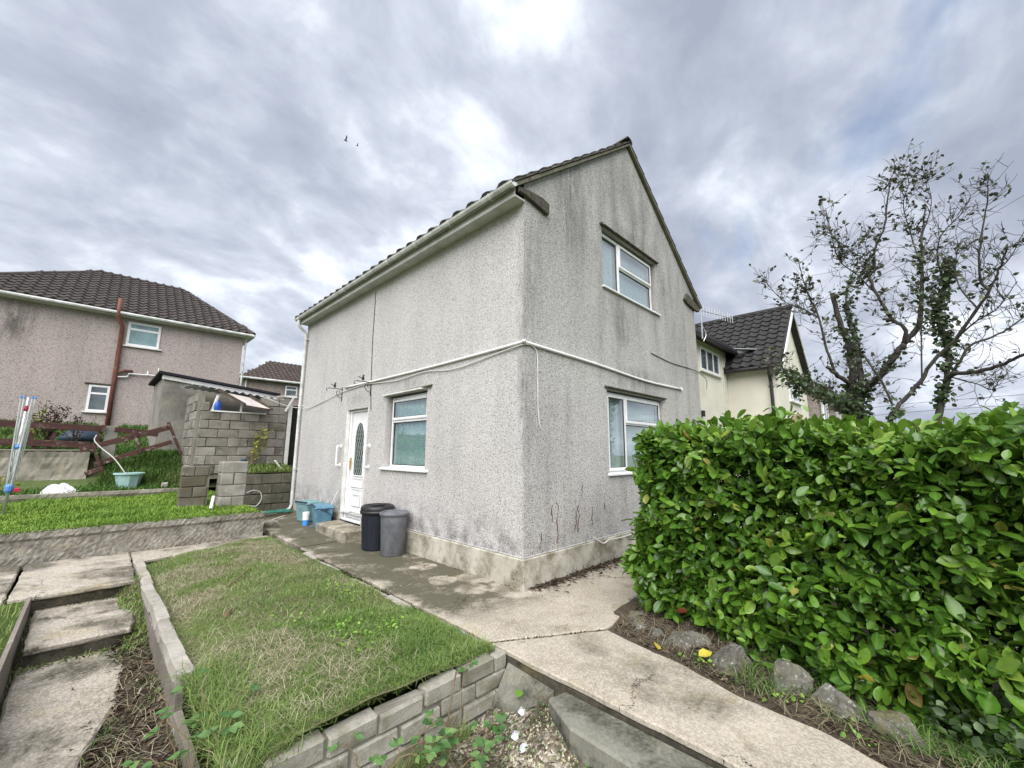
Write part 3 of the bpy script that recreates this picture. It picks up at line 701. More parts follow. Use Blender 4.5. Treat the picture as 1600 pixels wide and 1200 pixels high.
# strip of leaf mould beneath the hedge
strip_fn = lambda X, Y: -.37 + lumps(X, Y, 7, .025, 14) + .05 * sstep(-.2, .4, X) - .26 * sstep(-2.3, -3.4, Y) * sstep(-.45, .5, X)
sheet('hedge_soil', strip_fn, np.linspace(-.85, 2.3, 80), np.linspace(-6, -1.08, 110), 'litter_soil', kind='structure')

# ------------------------------------------------------------------ the house
LW, GW, ZS, ZA = 7.95, 5.84, 4.56, 7.07
house = thing('house', (0, 0, -.34), 'grey pebbledash end house with steep gable and white door beside black bins', 'house')
# door wall: openings (y0, y1, z0, z1) in the plane x = 0
def wall_cols(breaks, openings, top, depth_dir, plane, axis, th):
    """a wall in the plane axis = plane, with real openings and reveals"""
    m = MB()
    def P(h, z, d): return (plane + d * depth_dir, h, z) if axis == 0 else (h, plane + d * depth_dir, z)
    for a, b in zip(breaks[:-1], breaks[1:]):
        mid = (a + b) / 2
        segs = []; z = 0.0
        for o in sorted([o for o in openings if o[0] < mid < o[1]], key=lambda o: o[2]):
            if o[2] > z + 1e-6: segs.append((z, z, o[2], o[2]))
            z = o[3]
        segs.append((z, z, top(a), top(b)))
        for (za, zb, zc, zd) in segs:
            m.add([P(a, za, 0), P(b, zb, 0), P(b, zd, 0), P(a, zc, 0)], [(0, 1, 2, 3)])
            m.add([P(a, za, th), P(b, zb, th), P(b, zd, th), P(a, zc, th)], [(3, 2, 1, 0)])
    for (a, b, z0, z1) in openings:
        z0 = max(z0, 0.0)
        q = [(a, z0), (b, z0), (b, z1), (a, z1)]
        for i in range(4):
            (h0, v0), (h1, v1) = q[i], q[(i + 1) % 4]
            m.add([P(h0, v0, 0), P(h1, v1, 0), P(h1, v1, th), P(h0, v0, th)], [(0, 1, 2, 3)])
    return m
DOOR = (4.13, 5.10, -.14, 2.06); DWIN = (2.12, 3.42, .90, 2.21)
UWIN = (1.92, 3.90, 3.90, 4.99); LWIN = (1.93, 3.93, .87, 2.21)
wm = wall_cols([0, DWIN[0], DWIN[1], DOOR[0], DOOR[1], LW], [DWIN, DOOR], lambda y: ZS + .03, 1, 0, 0, .26)
mk('wall', wm, 'dash_door', house, label='pale pebbledash wall on the door side')
GE = 4.80
gtop = lambda x: GE + (ZA - GE) * (1 - abs(x - GW / 2) / (GW / 2))
wm = wall_cols([0, 1.92, 1.93, GW / 2, 3.90, 3.93, GW], [UWIN, LWIN], gtop, 1, 0, 1, .26)
wm.v = [(x, y + .0005, z) for x, y, z in wm.v]
mk('wall', wm, 'dash_gable', house, label='grey streaked pebbledash gable wall')
m = MB().box(GW - .26, GW, .01, LW, 0, ZS); mk('wall', m, 'dash_gable', house)
m = MB().prism([(0, 0), (GW, 0), (GW, ZS), (GW / 2, ZA), (0, ZS)], 1, LW - .26, LW); m.v = [(x * .9996 + .001, y - .003, z) for x, y, z in m.v]
mk('wall', m, 'dash_door', house)
mk('floor', MB().box(.27, GW - .27, .27, LW - .27, -.1, -.02), 'room', house)
mk('upper_floor', MB().box(.265, GW - .265, .265, LW - .265, 2.4, 2.6), 'room', house)
mk('partition', MB().box(.5, GW - .3, 1.6, 1.7, -.02, 2.4).box(1.6, 1.7, 1.7, LW - .3, -.02, 2.4).box(.5, GW - .3, 1.9, 2.0, 2.6, 5.0), 'room', house)
# plinth, standing proud of the dash
pl = MB().prism([(-.035, -.035), (GW, -.035), (GW, .2), (.2, .2), (.2, 4.12), (-.035, 4.12)], 2, -.75, -.012)
mk('plinth', pl, 'plinth', house, bevel=.012, jitter=.003)
mk('plinth', MB().box(-.03, .2, 5.11, LW, -.75, -.010), 'plinth', house, bevel=.012)
drip = MB().tube([(-.012, 4.12, -.002), (-.014, 0, -.002)], .012, 6).tube([(-.01, -.012, -.002), (GW, -.012, -.002)], .012, 6).tube([(-.012, LW, -.002), (-.012, 5.11, -.002)], .012, 6)
mk('bell_cast', drip, 'dash_gable', house)
mk('door_step', MB().box(-.50, -.04, 3.72, 5.0, -.36, -.15), 'stepstone', house, bevel=.02, jitter=.006)
# soffit, fascia, gutter
mk('soffit', MB().box(-.19, -.001, -.02, LW + .02, ZS - .03, ZS - .005), 'soffit', house)
mk('fascia', MB().box(-.214, -.192, -.03, LW + .03, ZS - .055, ZS + .105), 'soffit', house, bevel=.003)
g = MB(); prof = [(-.058, .0), (-.05, -.03), (-.03, -.052), (0, -.06), (.03, -.052), (.05, -.03), (.058, .0)]
inner = [(x * .9, z * .88) for x, z in prof[::-1]]; pg = prof + inner
g.prism([(x - .275, z + ZS + .098) for x, z in pg], 1, -.085, LW + .06)
for yy in (-.085, LW + .06): g.prism([(x - .275, z + ZS + .098) for x, z in prof], 1, yy - .004, yy + .004)
gut = mk('gutter', g, 'gutter', house)
for i in range(9):
    y = .35 + i * .93
    b_ = MB()
    b_.prism([(x * 1.14 - .275, z * 1.14 + ZS + .098) for x, z in prof] + [(x * .99 - .275, z * .99 + ZS + .098) for x, z in prof[::-1]], 1, y - .016, y + .016)
    mk('gutter_bracket', b_, 'paint_white', gut)
dp = sweep([(-.275, 7.82, 4.62), (-.275, 7.82, 4.49), (-.22, 7.83, 4.41), (-.10, 7.84, 4.31), (-.065, 7.84, 4.18)], 5) + [Vector((-.065, 7.84, 2.5)), Vector((-.065, 7.82, .2)), Vector((-.065, 7.80, -.10)), Vector((-.10, 7.79, -.19)), Vector((-.16, 7.78, -.22))]
down = mk('downpipe', MB().tube(dp, .036, 12), 'gutter', house, smooth=True)
for z_ in (4.12, 2.35, .75, -.02):
    mk('pipe_clip', MB().lathe([(.043, -.022), (.043, .022)], (-.065, 7.835 if z_ > 1 else 7.815, z_), 12).box(-.03, 0, 7.77, 7.90, z_ - .012, z_ + .012), 'gutter', down)
# window and door furniture
def up_frame(rect, ax, d, w=.055, th=.06):
    """four bars of a frame; rect = (h0, h1, z0, z1) at depth d behind the wall face"""
    h0, h1, z0, z1 = rect; m = MB()
    def bx_(a, b, c, e, dd=0.0):
        if ax == 0: m.box(d - dd, d + th, a, b, c, e)
        else: m.box(a, b, d - dd, d + th, c, e)
    bx_(h0, h0 + w, z0, z1); bx_(h1 - w, h1, z0, z1); bx_(h0 + w, h1 - w, z0, z0 + w); bx_(h0 + w, h1 - w, z1 - w, z1)
    return m
def add_bar(m, ax, d, a, b, c, e, th=.06, dd=0.0):
    if ax == 0: m.box(d - dd, d + th, a, b, c, e)
    else: m.box(a, b, d - dd, d + th, c, e)
def pane(rect, ax, d, parent, mat='glass'):
    h0, h1, z0, z1 = rect
    m = MB().box(d, d + .006, h0, h1, z0, z1) if ax == 0 else MB().box(h0, h1, d, d + .006, z0, z1)
    return mk('pane', m, mat, parent)
def drape(rect, ax, d, parent, mat, amp=.02, waves=12, name='curtain'):
    h0, h1, z0, z1 = rect; n = 90; vs = []; fs = []
    for j in range(3):
        z = z0 + (z1 - z0) * j / 2
        for i in range(n + 1):
            t = i / n; off = amp * math.sin(t * waves * 6.283 + .6 * math.sin(t * 9)) * (1 - .25 * j) + .3 * amp * math.sin(t * waves * 15)
            h = h0 + (h1 - h0) * t
            vs.append((d + off, h, z) if ax == 0 else (h, d + off, z))
    for j in range(2):
        for i in range(n): q = j * (n + 1) + i; fs.append((q, q + 1, q + n + 2, q + n + 1))
    return mk(name, MB().add(vs, fs), mat, parent, smooth=True)
def sash(rect, ax, d, parent, w=.045):
    f = mk('sash', up_frame(rect, ax, d, w, .03), 'upvc', parent, bevel=.006)
    h0, h1, z0, z1 = rect
    g_ = MB()
    for (a, b, c, e) in ((h0 + w - .004, h0 + w + .008, z0 + w, z1 - w), (h1 - w - .008, h1 - w + .004, z0 + w, z1 - w), (h0 + w, h1 - w, z0 + w - .004, z0 + w + .008), (h0 + w, h1 - w, z1 - w - .008, z1 - w + .004)):
        add_bar(g_, ax, d + .008, a, b, c, e, .014)
    mk('gasket', g_, 'black', f)
    pane((h0 + w, h1 - w, z0 + w, z1 - w), ax, d + .014, f)
    return f
# window beside the door
w1 = mk('window', up_frame((2.15, 3.36, .93, 2.17), 0, .085, .05), 'upvc', house, bevel=.006)
m = MB(); add_bar(m, 0, .08, 2.2, 3.31, 1.72, 1.77); mk('transom', m, 'upvc', w1, bevel=.005)
sash((2.19, 3.32, 1.765, 2.13), 0, .062, w1)
pane((2.20, 3.31, .98, 1.72), 0, .115, w1)
gk = MB()
for q in ((2.2, 2.212, .98, 1.72), (3.298, 3.31, .98, 1.72), (2.212, 3.298, .98, .992), (2.212, 3.298, 1.708, 1.72)): add_bar(gk, 0, .105, *q, .012)
mk('gasket', gk, 'black', w1)
drape((2.16, 3.34, .94, 2.16), 0, .165, w1, 'lace', .030, 9)
mk('sill', MB().prism([(-.05, .925), (-.05, .893), (.10, .905), (.10, .945)], 1, 2.03, 3.50), 'upvc', house, bevel=.004)
mk('lintel_drip', MB().add([(-.05, 1.98, 2.262), (-.05, 3.5, 2.238), (.02, 3.5, 2.262), (.02, 1.98, 2.285), (-.05, 1.98, 2.242), (-.05, 3.5, 2.218), (.02, 3.5, 2.235), (.02, 1.98, 2.26)],
   [(0, 1, 2, 3), (7, 6, 5, 4), (0, 4, 5, 1), (1, 5, 6, 2), (2, 6, 7, 3), (3, 7, 4, 0)]), 'kneeler', house, jitter=.004)
mk('drip_trim', MB().add([(-.06, 2.25, 2.222), (-.06, 3.49, 2.212), (.0, 3.49, 2.205), (0, 2.12, 2.225), (-.06, 2.25, 2.245), (-.06, 3.49, 2.236), (.0, 3.49, 2.232), (0, 2.12, 2.248)],
   [(0, 1, 2, 3), (7, 6, 5, 4), (0, 4, 5, 1), (1, 5, 6, 2), (2, 6, 7, 3), (3, 7, 4, 0)]), 'paint_white', house)
# gable windows
def gable_window(x0, x1, z0, z1, split, trans, mat, opened):
    w = mk('window', up_frame((x0, x1, z0, z1), 1, .075, .055), 'upvc', house, bevel=.006)
    m = MB(); add_bar(m, 1, .07, split, split + .055, z0 + .05, z1 - .05); mk('mullion', m, 'upvc', w, bevel=.005)
    m = MB(); add_bar(m, 1, .07, split + .05, x1 - .05, trans, trans + .05); mk('transom', m, 'upvc', w, bevel=.005)
    if opened: sash((x0 + .035, split + .02, z0 + .035, z1 - .035), 1, .05, w)
    else: pane((x0 + .055, split, z0 + .055, z1 - .055), 1, .10, w)
    sash((split + .035, x1 - .035, trans + .03, z1 - .035), 1, .05, w)
    pane((split + .055, x1 - .055, z0 + .055, trans), 1, .10, w)
    g_ = MB()
    for (a, b, c, e) in [(split + .055, x1 - .055, z0 + .055, trans)] + ([] if opened else [(x0 + .055, split, z0 + .055, z1 - .055)]):
        for q in ((a, a + .012, c, e), (b - .012, b, c, e), (a, b, c, c + .012), (a, b, e - .012, e)): add_bar(g_, 1, .09, *q, .012)
    mk('gasket', g_, 'black', w)
    drape((x0 + .03, x1 - .02, z0 + .02, z1 - .02), 1, .165, w, mat, .02, 14)
    return w
gable_window(1.96, 3.82, 3.93, 4.955, 2.52, 4.46, 'net', False)
gable_window(1.965, 3.90, .90, 2.18, 2.55, 1.68, 'net', True)
for (x0, x1, z) in ((1.88, 3.97, 3.90), (1.89, 3.99, .865)):
    mk('sill', MB().prism([(-.045, z + .03), (-.045, z), (.09, z + .012), (.09, z + .045)], 0, x0, x1), 'upvc', house, bevel=.004)
for (x0, x1, z) in ((1.86, 3.97, 5.01), (1.86, 4.0, 2.23)):
    mk('lintel_drip', MB().prism([(-.055, z), (-.055, z + .018), (.02, z + .035), (.02, z)], 0, x0, x1), 'kneeler', house, jitter=.004)
# door
door = mk('door', MB().box(.10, .145, 4.235, 4.995, -.10, 2.0), 'upvc', house, bevel=.004)
mk('door_frame', MB().box(.07, .16, 4.15, 4.228, -.138, 2.055).box(.07, .16, 5.002, 5.08, -.138, 2.055).box(.07, .16, 4.228, 5.002, 2.007, 2.055), 'upvc', house, bevel=.006)
mk('threshold', MB().box(.01, .16, 4.15, 5.08, -.15, -.105), 'upvc', house, bevel=.006)
mk('door_side_reveal', MB().box(-.004, .069, 5.085, 5.104, -.14, 2.06).box(-.004, .069, 4.126, 4.145, -.14, 2.06), 'paint_white', house)
def ring(cy_, cz_, ry, rz0, rz1, w, x0, x1):
    """arched glazing bead: straight foot, oval head"""
    P = [(cy_ - ry, rz0), (cy_ + ry, rz0)] + [(cy_ + ry * math.cos(t), cz_ + rz1 * math.sin(t)) for t in np.linspace(0, math.pi, 17)]
    Q = [(cy_ - ry - w, rz0 - w), (cy_ + ry + w, rz0 - w)] + [(cy_ + (ry + w) * math.cos(t), cz_ + (rz1 + w) * math.sin(t)) for t in np.linspace(0, math.pi, 17)]
    n = len(P); vs = [(x0, *p) for p in P] + [(x0, *p) for p in Q] + [(x1, *p) for p in P] + [(x1, *p) for p in Q]; fs = []
    for i in range(n):
        j = (i + 1) % n; fs += [(i, j, n + j, n + i), (2 * n + i, 3 * n + i, 3 * n + j, 2 * n + j), (n + i, n + j, 3 * n + j, 3 * n + i), (i, 2 * n + i, 2 * n + j, j)]
    return MB().add(vs, fs), P
rg, P_ = ring(4.615, 1.44, .19, .74, .34, .03, .082, .10)
gl_ = mk('door_glass', MB().prism(P_, 0, .088, .096), 'door_glass', door)
mk('glazing_bead', rg, 'upvc', door, bevel=.004)
lt = MB()
def inside(y, z): return abs(y - 4.615) <= .19 and (z <= 1.44 or ((y - 4.615) / .19) ** 2 + ((z - 1.44) / .34) ** 2 < 1) and z > .74
for s_ in (-1, 1):
    for c_ in np.arange(-3, 6, .17):
        seg = [(y, c_ + s_ * 2.0 * (y - 4.615)) for y in np.linspace(4.42, 4.81, 60)]
        ins = [p for p in seg if inside(*p)]
        if len(ins) > 2: lt.bar((.086, *ins[0]), (.086, *ins[-1]), .004, .006, (1, 0, 0))
mk('leading', lt, 'lead', door)
for (y0, y1, z0, z1, d_) in ((4.36, 4.87, .50, .68, .0), (4.36, 4.87, .02, .47, .0), (4.45, 4.78, .14, .37, .004)):
    mm = MB()
    for q in ((y0, y0 + .022, z0, z1), (y1 - .022, y1, z0, z1), (y0, y1, z0, z0 + .022), (y0, y1, z1 - .022, z1)): mm.box(.088 - d_, .101, *q)
    mk('panel_moulding', mm, 'upvc', door, bevel=.006)
hd = MB().box(.078, .1, 4.945, 4.972, .84, 1.08).tube([(.09, 4.958, 1.0), (.045, 4.958, 1.0), (.04, 4.95, 1.0), (.04, 4.85, 1.0)], .010, 8)
mk('door_handle', hd, 'brass', door, smooth=False)
for y_ in (5.27, 4.0):
    gr_ = mk('grab_rail', MB().tube(sweep([(-.01, y_, 1.31), (-.07, y_, 1.31), (-.085, y_, 1.28), (-.085, y_, .95), (-.07, y_, .92), (-.01, y_, .92)], 6), .017, 10), 'tube_white', house, smooth=True)
    mk('rail_flange', MB().tube([(0, y_, 1.31), (-.012, y_, 1.31)], .042, 14).tube([(0, y_, .92), (-.012, y_, .92)], .042, 14), 'tube_white', gr_)
# services on the wall
cond = sweep([(-.02, 5.24, 2.56), (-.022, 3.6, 2.55), (-.02, 1.8, 2.56), (-.022, .12, 2.59), (-.02, -.02, 2.60), (.12, -.022, 2.59), (1.6, -.022, 2.56), (3.2, -.02, 2.50), (4.75, -.022, 2.52)], 6)
cd_ = mk('conduit', MB().tube(cond, .020, 8), 'tube_white', house, smooth=True)
mk('conduit_cap', MB().box(4.75, 4.80, -.045, 0, 2.49, 2.55), 'tube_white', cd_, bevel=.004)
cb = sweep([(-.9, 7.95, 2.52), (-.45, 7.9, 2.36), (-.14, 7.86, 2.30), (-.02, 7.2, 2.27), (-.02, 6.2, 2.38), (-.02, 5.45, 2.47), (-.02, 4.3, 2.52), (-.02, 3.1, 2.46), (-.02, 2.2, 2.50), (-.02, 1.4, 2.44), (-.02, .5, 2.52), (-.02, .02, 2.56), (.12, -.015, 2.57), (.22, -.015, 2.52), (.25, -.015, 2.35), (.25, -.015, 1.9), (.27, -.015, 1.63), (.31, -.015, 1.50)], 5)
mk('cable', MB().tube(cb, .0075, 6), 'cable_white', house, smooth=True)
mk('cable', MB().tube([(-.008, 4.12, 4.42), (-.008, 4.13, 3.4), (-.008, 4.08, 2.5), (-.008, 4.02, 1.98)], .006, 6), 'iron', house)
mk('cable', MB().tube(sweep([(3.5, -.01, 3.07), (4.4, -.01, 3.02), (5.2, -.01, 3.04), (5.84, -.015, 3.02), (7.2, .3, 3.06), (9.1, .97, 3.12)], 5), .007, 6), 'iron', house)
mk('cable', MB().tube(sweep([(1.4, -.03, .05), (1.6, -.06, -.06), (1.75, -.07, -.03), (2.1, -.06, -.05), (2.5, -.06, -.04)], 5), .008, 6), 'cable_white', house)
for y_ in (5.42, 4.09):
    b_ = MB().box(-.008, 0, y_ - .012, y_ + .012, 2.28, 2.58).tube([(-.006, y_, 2.54), (-.15, y_, 2.545), (-.30, y_, 2.54)], .008, 6)
    b_.tube(sweep([(-.006, y_, 2.34), (-.09, y_, 2.38), (-.13, y_, 2.45), (-.10, y_, 2.50), (-.06, y_, 2.48), (-.07, y_, 2.45)], 5), .006, 6)
    b_.tube(sweep([(-.30, y_, 2.54), (-.335, y_, 2.53), (-.34, y_, 2.49), (-.31, y_, 2.48)], 4), .006, 6)
    br = mk('basket_bracket', b_, 'iron', house)
    bird_v = MB().lathe([(.004, -.045), (.022, -.02), (.028, .01), (.018, .035), (.012, .05), (.016, .065), (.002, .08)], (-.17, y_, 2.60), 8)
    bird_v.bar((-.19, y_, 2.60), (-.26, y_, 2.63), .03, .006).bar((-.16, y_, 2.665), (-.13, y_, 2.66), .008, .008)
    mk('bracket_finial', bird_v, 'iron', br)
# kneelers at the feet of the gable
mk('kneeler', MB().prism([(-.16, 4.60), (.0, 4.61), (.30, 4.555), (.47, 4.53), (.475, 4.70), (.33, 4.735), (.1, 4.72), (-.16, 4.68)], 1, -.06, -.004), 'kneeler', house, bevel=.012, jitter=.006)
mk('kneeler', MB().prism([(GW + .17, 4.50), (GW, 4.48), (5.36, 4.53), (5.2, 4.60), (5.34, 4.78), (GW + .17, 4.62)], 1, -.06, -.004), 'kneeler', house, bevel=.012, jitter=.006)
# roof
pitch = math.atan2(ZA - GE, GW / 2); RC, RS = math.cos(pitch), math.sin(pitch)
TG = RS / RC
roof = mk('roof', MB().prism([(-.28, GE + .04 - .28 * TG), (GW / 2, ZA + .04), (GW + .28, GE + .04 - .28 * TG), (GW + .28, GE + .004 - .28 * TG), (GW / 2, ZA + .004), (-.28, GE + .004 - .28 * TG)], 1, -.03, LW + .05), 'tile', house)
def tile_mesh(w, l, rise, th, mat, prof=((0, 0), (.14, .0), (.24, .35), (.36, .9), (.5, 1.0), (.64, .9), (.76, .35), (.86, 0), (1, 0)), name='tile'):
    """x across, y up the slope, z out; the foot is at y = 0"""
    vs = []; n = len(prof)
    for (y, zo) in ((0, th), (l, 0.0)):
        for (a, b) in prof: vs.append((a * w, y, b * rise + zo))
    for (a, b) in prof: vs.append((a * w, 0, b * rise * .9 - .004))
    fs = [(i, i + 1, n + i + 1, n + i) for i in range(n - 1)] + [(2 * n + i, 2 * n + i + 1, i + 1, i) for i in range(n - 1)]
    fs += [(0, n, 2 * n), (n - 1, 3 * n - 1, 2 * n - 1)]
    me = mesh_from(name, vs, fs, mat, smooth=False)
    return me
ROWS, COLS = 12, 25
slope_len = (GW / 2 + .31) / RC; gauge = slope_len / ROWS; tw = (LW + .16) / COLS
t_me = [tile_mesh(tw * 1.03, gauge + .06, .042, .034, MT['tile']) for i in range(2)]
# slope facing the door side: x axis of a tile runs along -Y, its y axis up the slope
tm = Matrix(((0, RC, -RS), (-1, 0, 0), (0, RS, RC)))
te = tm.to_euler()
ez = GE + .075 - .31 * TG
for r_ in range(ROWS):
    for c_ in range(COLS):
        s_ = r_ * gauge
        p_ = Vector((-.31 + s_ * RC, -.08 + (c_ + 1) * tw, ez + s_ * RS)) + Vector((-RS, 0, RC)) * random.uniform(0, .006)
        e_ = te.copy(); e_.y += random.uniform(-.012, .012); e_.z += random.uniform(-.008, .008)
        piece('tile', t_me[(r_ + c_) % 2], roof, p_, e_)
# far slope: one joined field of tiles
def tile_field(o, u, v, n, w, g, rise, th, test, nu, nv, prof=((0, 0), (.2, .05), (.36, .75), (.5, 1), (.64, .75), (.8, .05), (1, 0))):
    o, u, v, n = Vector(o), Vector(u).normalized(), Vector(v).normalized(), Vector(n).normalized(); m = MB(); k = len(prof)
    for j in range(nv):
        for i in range(nu):
            if not test((i + .5) * w, (j + .5) * g): continue
            b = o + u * (i * w) + v * (j * g) + n * random.uniform(0, .006)
            vs = [b + u * (a * w) + n * (h * rise + th) for a, h in prof] + [b + u * (a * w) + v * (g + .02) + n * (h * rise) for a, h in prof] + [b + u * (a * w) + n * (h * rise - .02) for a, h in prof]
            m.add(vs, [(q, q + 1, k + q + 1, k + q) for q in range(k - 1)] + [(2 * k + q, 2 * k + q + 1, q + 1, q) for q in range(k - 1)])
    return m
fr_ = tile_field((GW + .31, -.08, ez - .01), (0, 1, 0), (-RC, 0, RS), (RS, 0, RC), tw, gauge, .04, .03, lambda a, b: True, COLS, ROWS)
mk('tile_field', fr_, 'tile', roof, kind='stuff')
rd_me = mesh_from('ridge_tile', [(.12 * math.cos(t) * k_, y, .085 * math.sin(t) * k_) for k_ in (1, .84) for y in (-.23, .23) for t in np.linspace(0, math.pi, 9)],
    [(i, i + 1, 9 + i + 1, 9 + i) for i in range(8)] + [(18 + i, 27 + i, 27 + i + 1, 18 + i + 1) for i in range(8)] + [(i, 18 + i, 19 + i, i + 1) for i in range(8)] + [(9 + i, 10 + i, 28 + i, 27 + i) for i in range(8)], MT['tile'])
for i in range(18):
    piece('ridge_tile', rd_me, roof, (GW / 2, -.07 + .23 + i * .452, ZA + .10 + .004 * (i % 2)), (0, 0, random.uniform(-.01, .01)))
for sg in (-1, 1):
    a_ = Vector((GW / 2 + sg * (GW / 2 + .29), -.045, ez + .012)); b_ = Vector((GW / 2, -.045, ez + .012 + TG * (GW / 2 + .29)))
    nrm = Vector((sg * RS, 0, RC))
    mk('verge', MB().bar(a_ - nrm * .03, b_ - nrm * .03, .06, .05, nrm), 'verge', roof, jitter=.006)

# ------------------------------------------------------------------ neighbouring houses
def simple_window(parent, ax, plane, h0, h1, z0, z1, out, glassmat, bars=(), trans=(), sill=True, w=.06, lint=False):
    """a white framed window standing in front of a far wall; out = -1 faces -X or -Y"""
    m = MB(); e = lambda d: plane + out * d
    def bx_(a, b, c, d_, p0, p1):
        if ax == 0: m.box(e(p0), e(p1), a, b, c, d_)
        else: m.box(a, b, e(p0), e(p1), c, d_)
    bx_(h0, h0 + w, z0, z1, -.05, .03); bx_(h1 - w, h1, z0, z1, -.05, .03); bx_(h0 + w, h1 - w, z0, z0 + w, -.05, .03); bx_(h0 + w, h1 - w, z1 - w, z1, -.05, .03)
    for b in bars: bx_(b - w / 2, b + w / 2, z0 + w, z1 - w, -.05, .026)
    for t in trans: bx_(h0 + w, h1 - w, t - w / 2, t + w / 2, -.05, .023)
    f = mk('window', m, 'upvc', parent)
    m = MB()
    bx_(h0 + w * .5, h1 - w * .5, z0 + w * .5, z1 - w * .5, .004, .012); mk('pane', m, glassmat, f)
    if sill: m = MB(); bx_(h0 - .08, h1 + .08, z0 - .05, z0 - .004, -.02, .09); mk('sill', m, 'paint_white', f)
    if lint: m = MB(); bx_(h0 - .12, h1 + .12, z1 + .03, z1 + .07, -.02, .06); mk('lintel_drip', m, 'kneeler', f)
    return f

pk = thing('house', (-3.5, 17.5, 1.9), 'pinkish brown pebbledash house with hipped tile roof behind the red fence', 'house')
HX0, HX1, HY0, HY1, HZ = -7.5, .45, 17.5, 25.0, 6.22
mk('wall', MB().box(HX0, HX1, HY0, HY1, 1.2, HZ), 'dash_pink', pk)
RX0, RX1, RY, RZ = -4.4, -1.5, 21.2, 8.78
E0, E1, F0, F1, EZ = HX0 - .3, HX1 + .3, HY0 - .32, HY1 + .3, HZ + .02
rf = mk('roof', MB().add([(E0, F0, EZ), (E1, F0, EZ), (E1, F1, EZ), (E0, F1, EZ), (RX0, RY, RZ), (RX1, RY, RZ)], [(0, 1, 5, 4), (1, 2, 5), (2, 3, 4, 5), (3, 0, 4), (3, 2, 1, 0)]), 'tile_brown', pk)
v_ = Vector((0, RY - F0, RZ - EZ)); sl_ = v_.length; v_.normalize(); n_ = Vector((0, -v_.z, v_.y))
def t_front(a, b):
    t = b / sl_; return (RX0 - E0) * t - .1 <= a <= (E1 - E0) - (E1 - RX1) * t + .1
mk('tile_field', tile_field((E0, F0 - .05, EZ + .03), (1, 0, 0), v_, n_, .30, .335, .06, .04, t_front, 28, int(sl_ / .335) + 1), 'tile_brown', rf, kind='stuff')
v2 = Vector((RX1 - E1, 0, RZ - EZ)); s2 = v2.length; v2.normalize(); n2 = Vector((v2.z, 0, -v2.x))
mk('tile_field', tile_field((E1 + .05, F0, EZ + .03), (0, 1, 0), v2, n2, .30, .335, .06, .04, lambda a, b: (RY - F0) * b / s2 <= a <= (F1 - F0) - (F1 - RY) * b / s2, 28, int(s2 / .335)), 'tile_brown', rf, kind='stuff')
mk('ridge_tiles', MB().tube([(RX0, RY, RZ + .03), (RX1, RY, RZ + .03)], .11, 8), 'tile_brown', rf)
for a, b in (((RX1, RY, RZ + .03), (E1, F0, EZ + .05)), ((RX0, RY, RZ + .03), (E0, F0, EZ + .05))):
    mk('hip_tiles', MB().tube([a, b], .10, 8), 'tile_brown', rf)
mk('soffit', MB().box(E0 + .02, E1 - .02, F0 + .02, HY0 + .01, EZ - .10, EZ - .03).box(HX1 - .01, E1 - .02, HY0 + .015, HY1, EZ - .10, EZ - .03), 'paint_white', pk)
mk('gutter', MB().tube([(E0, F0 - .03, EZ - .02), (E1, F0 - .03, EZ - .02)], .065, 8).tube([(E1 + .03, F0, EZ - .02), (E1 + .03, F1, EZ - .02)], .065, 8), 'gutter', pk)
simple_window(pk, 1, HY0, -3.30, -2.34, 5.10, 6.02, -1, 'glass_teal', (), (5.75,), True, .08)
w_ = simple_window(pk, 1, HY0, -4.05, -3.50, 2.55, 3.50, -1, 'glass_dark', (), (3.2,), True, .07, True)
mk('soil_pipe', MB().tube([(-3.62, 17.14, 6.75), (-3.62, 17.14, 6.05), (-3.45, 17.36, 5.75), (-3.44, 17.40, 4.2), (-3.42, 17.40, 1.7)], .07, 10).tube([(-3.43, 17.40, 4.0), (-3.2, 17.40, 4.12), (-2.98, 17.42, 4.12)], .05, 8), 'rust_red', pk, smooth=True)
mk('waste_pipe', MB().tube([(-3.38, 17.42, 3.86), (-3.1, 17.42, 3.9), (-3.08, 17.42, 4.02), (-2.25, 17.42, 4.05), (-2.25, 17.42, 4.35)], .025, 6).tube([(-2.55, 17.42, 4.05), (-2.55, 17.42, 4.2)], .025, 6), 'upvc', pk)
mk('downpipe', MB().tube([(HX1 + .1, 17.52, 6.1), (HX1 + .08, 17.6, 1.6)], .045, 8), 'gutter', pk)

fh = thing('house', (8, 30.5, 2.0), 'distant brown house with tiled roof seen past the downpipe', 'house')
mk('wall', MB().box(3.2, 14, 30.3, 37, 1, 6.3), 'dash_brown', fh)
fr2 = mk('roof', MB().add([(2.9, 30.0, 6.3), (14.3, 30.0, 6.3), (14.3, 37.3, 6.3), (2.9, 37.3, 6.3), (5.6, 33.6, 8.35), (11, 33.6, 8.35)], [(0, 1, 5, 4), (1, 2, 5), (2, 3, 4, 5), (3, 0, 4), (3, 2, 1, 0)]), 'tile_far', fh)
vv = Vector((0, 3.6, 2.05)); sv = vv.length; vv.normalize()
mk('tile_field', tile_field((2.9, 29.95, 6.33), (1, 0, 0), vv, (0, -vv.z, vv.y), .32, .34, .06, .045, lambda a, b: 2.7 * b / sv <= a <= 11.4 - 3.3 * b / sv, 36, 12), 'tile_far', fr2, kind='stuff')
mk('gutter', MB().tube([(2.9, 29.9, 6.28), (14.3, 29.9, 6.28)], .08, 6), 'gutter', fh)
simple_window(fh, 1, 30.3, 6.0, 6.85, 5.2, 6.05, -1, 'glass_dark', (), (5.75,), True, .09)
simple_window(fh, 1, 30.3, 8.2, 9.4, 5.0, 6.05, -1, 'glass_dark', (8.8,), (), True, .09)
mk('downpipe', MB().tube([(3.4, 30.2, 6.2), (3.4, 30.2, 1.2)], .05, 6), 'gutter', fh)
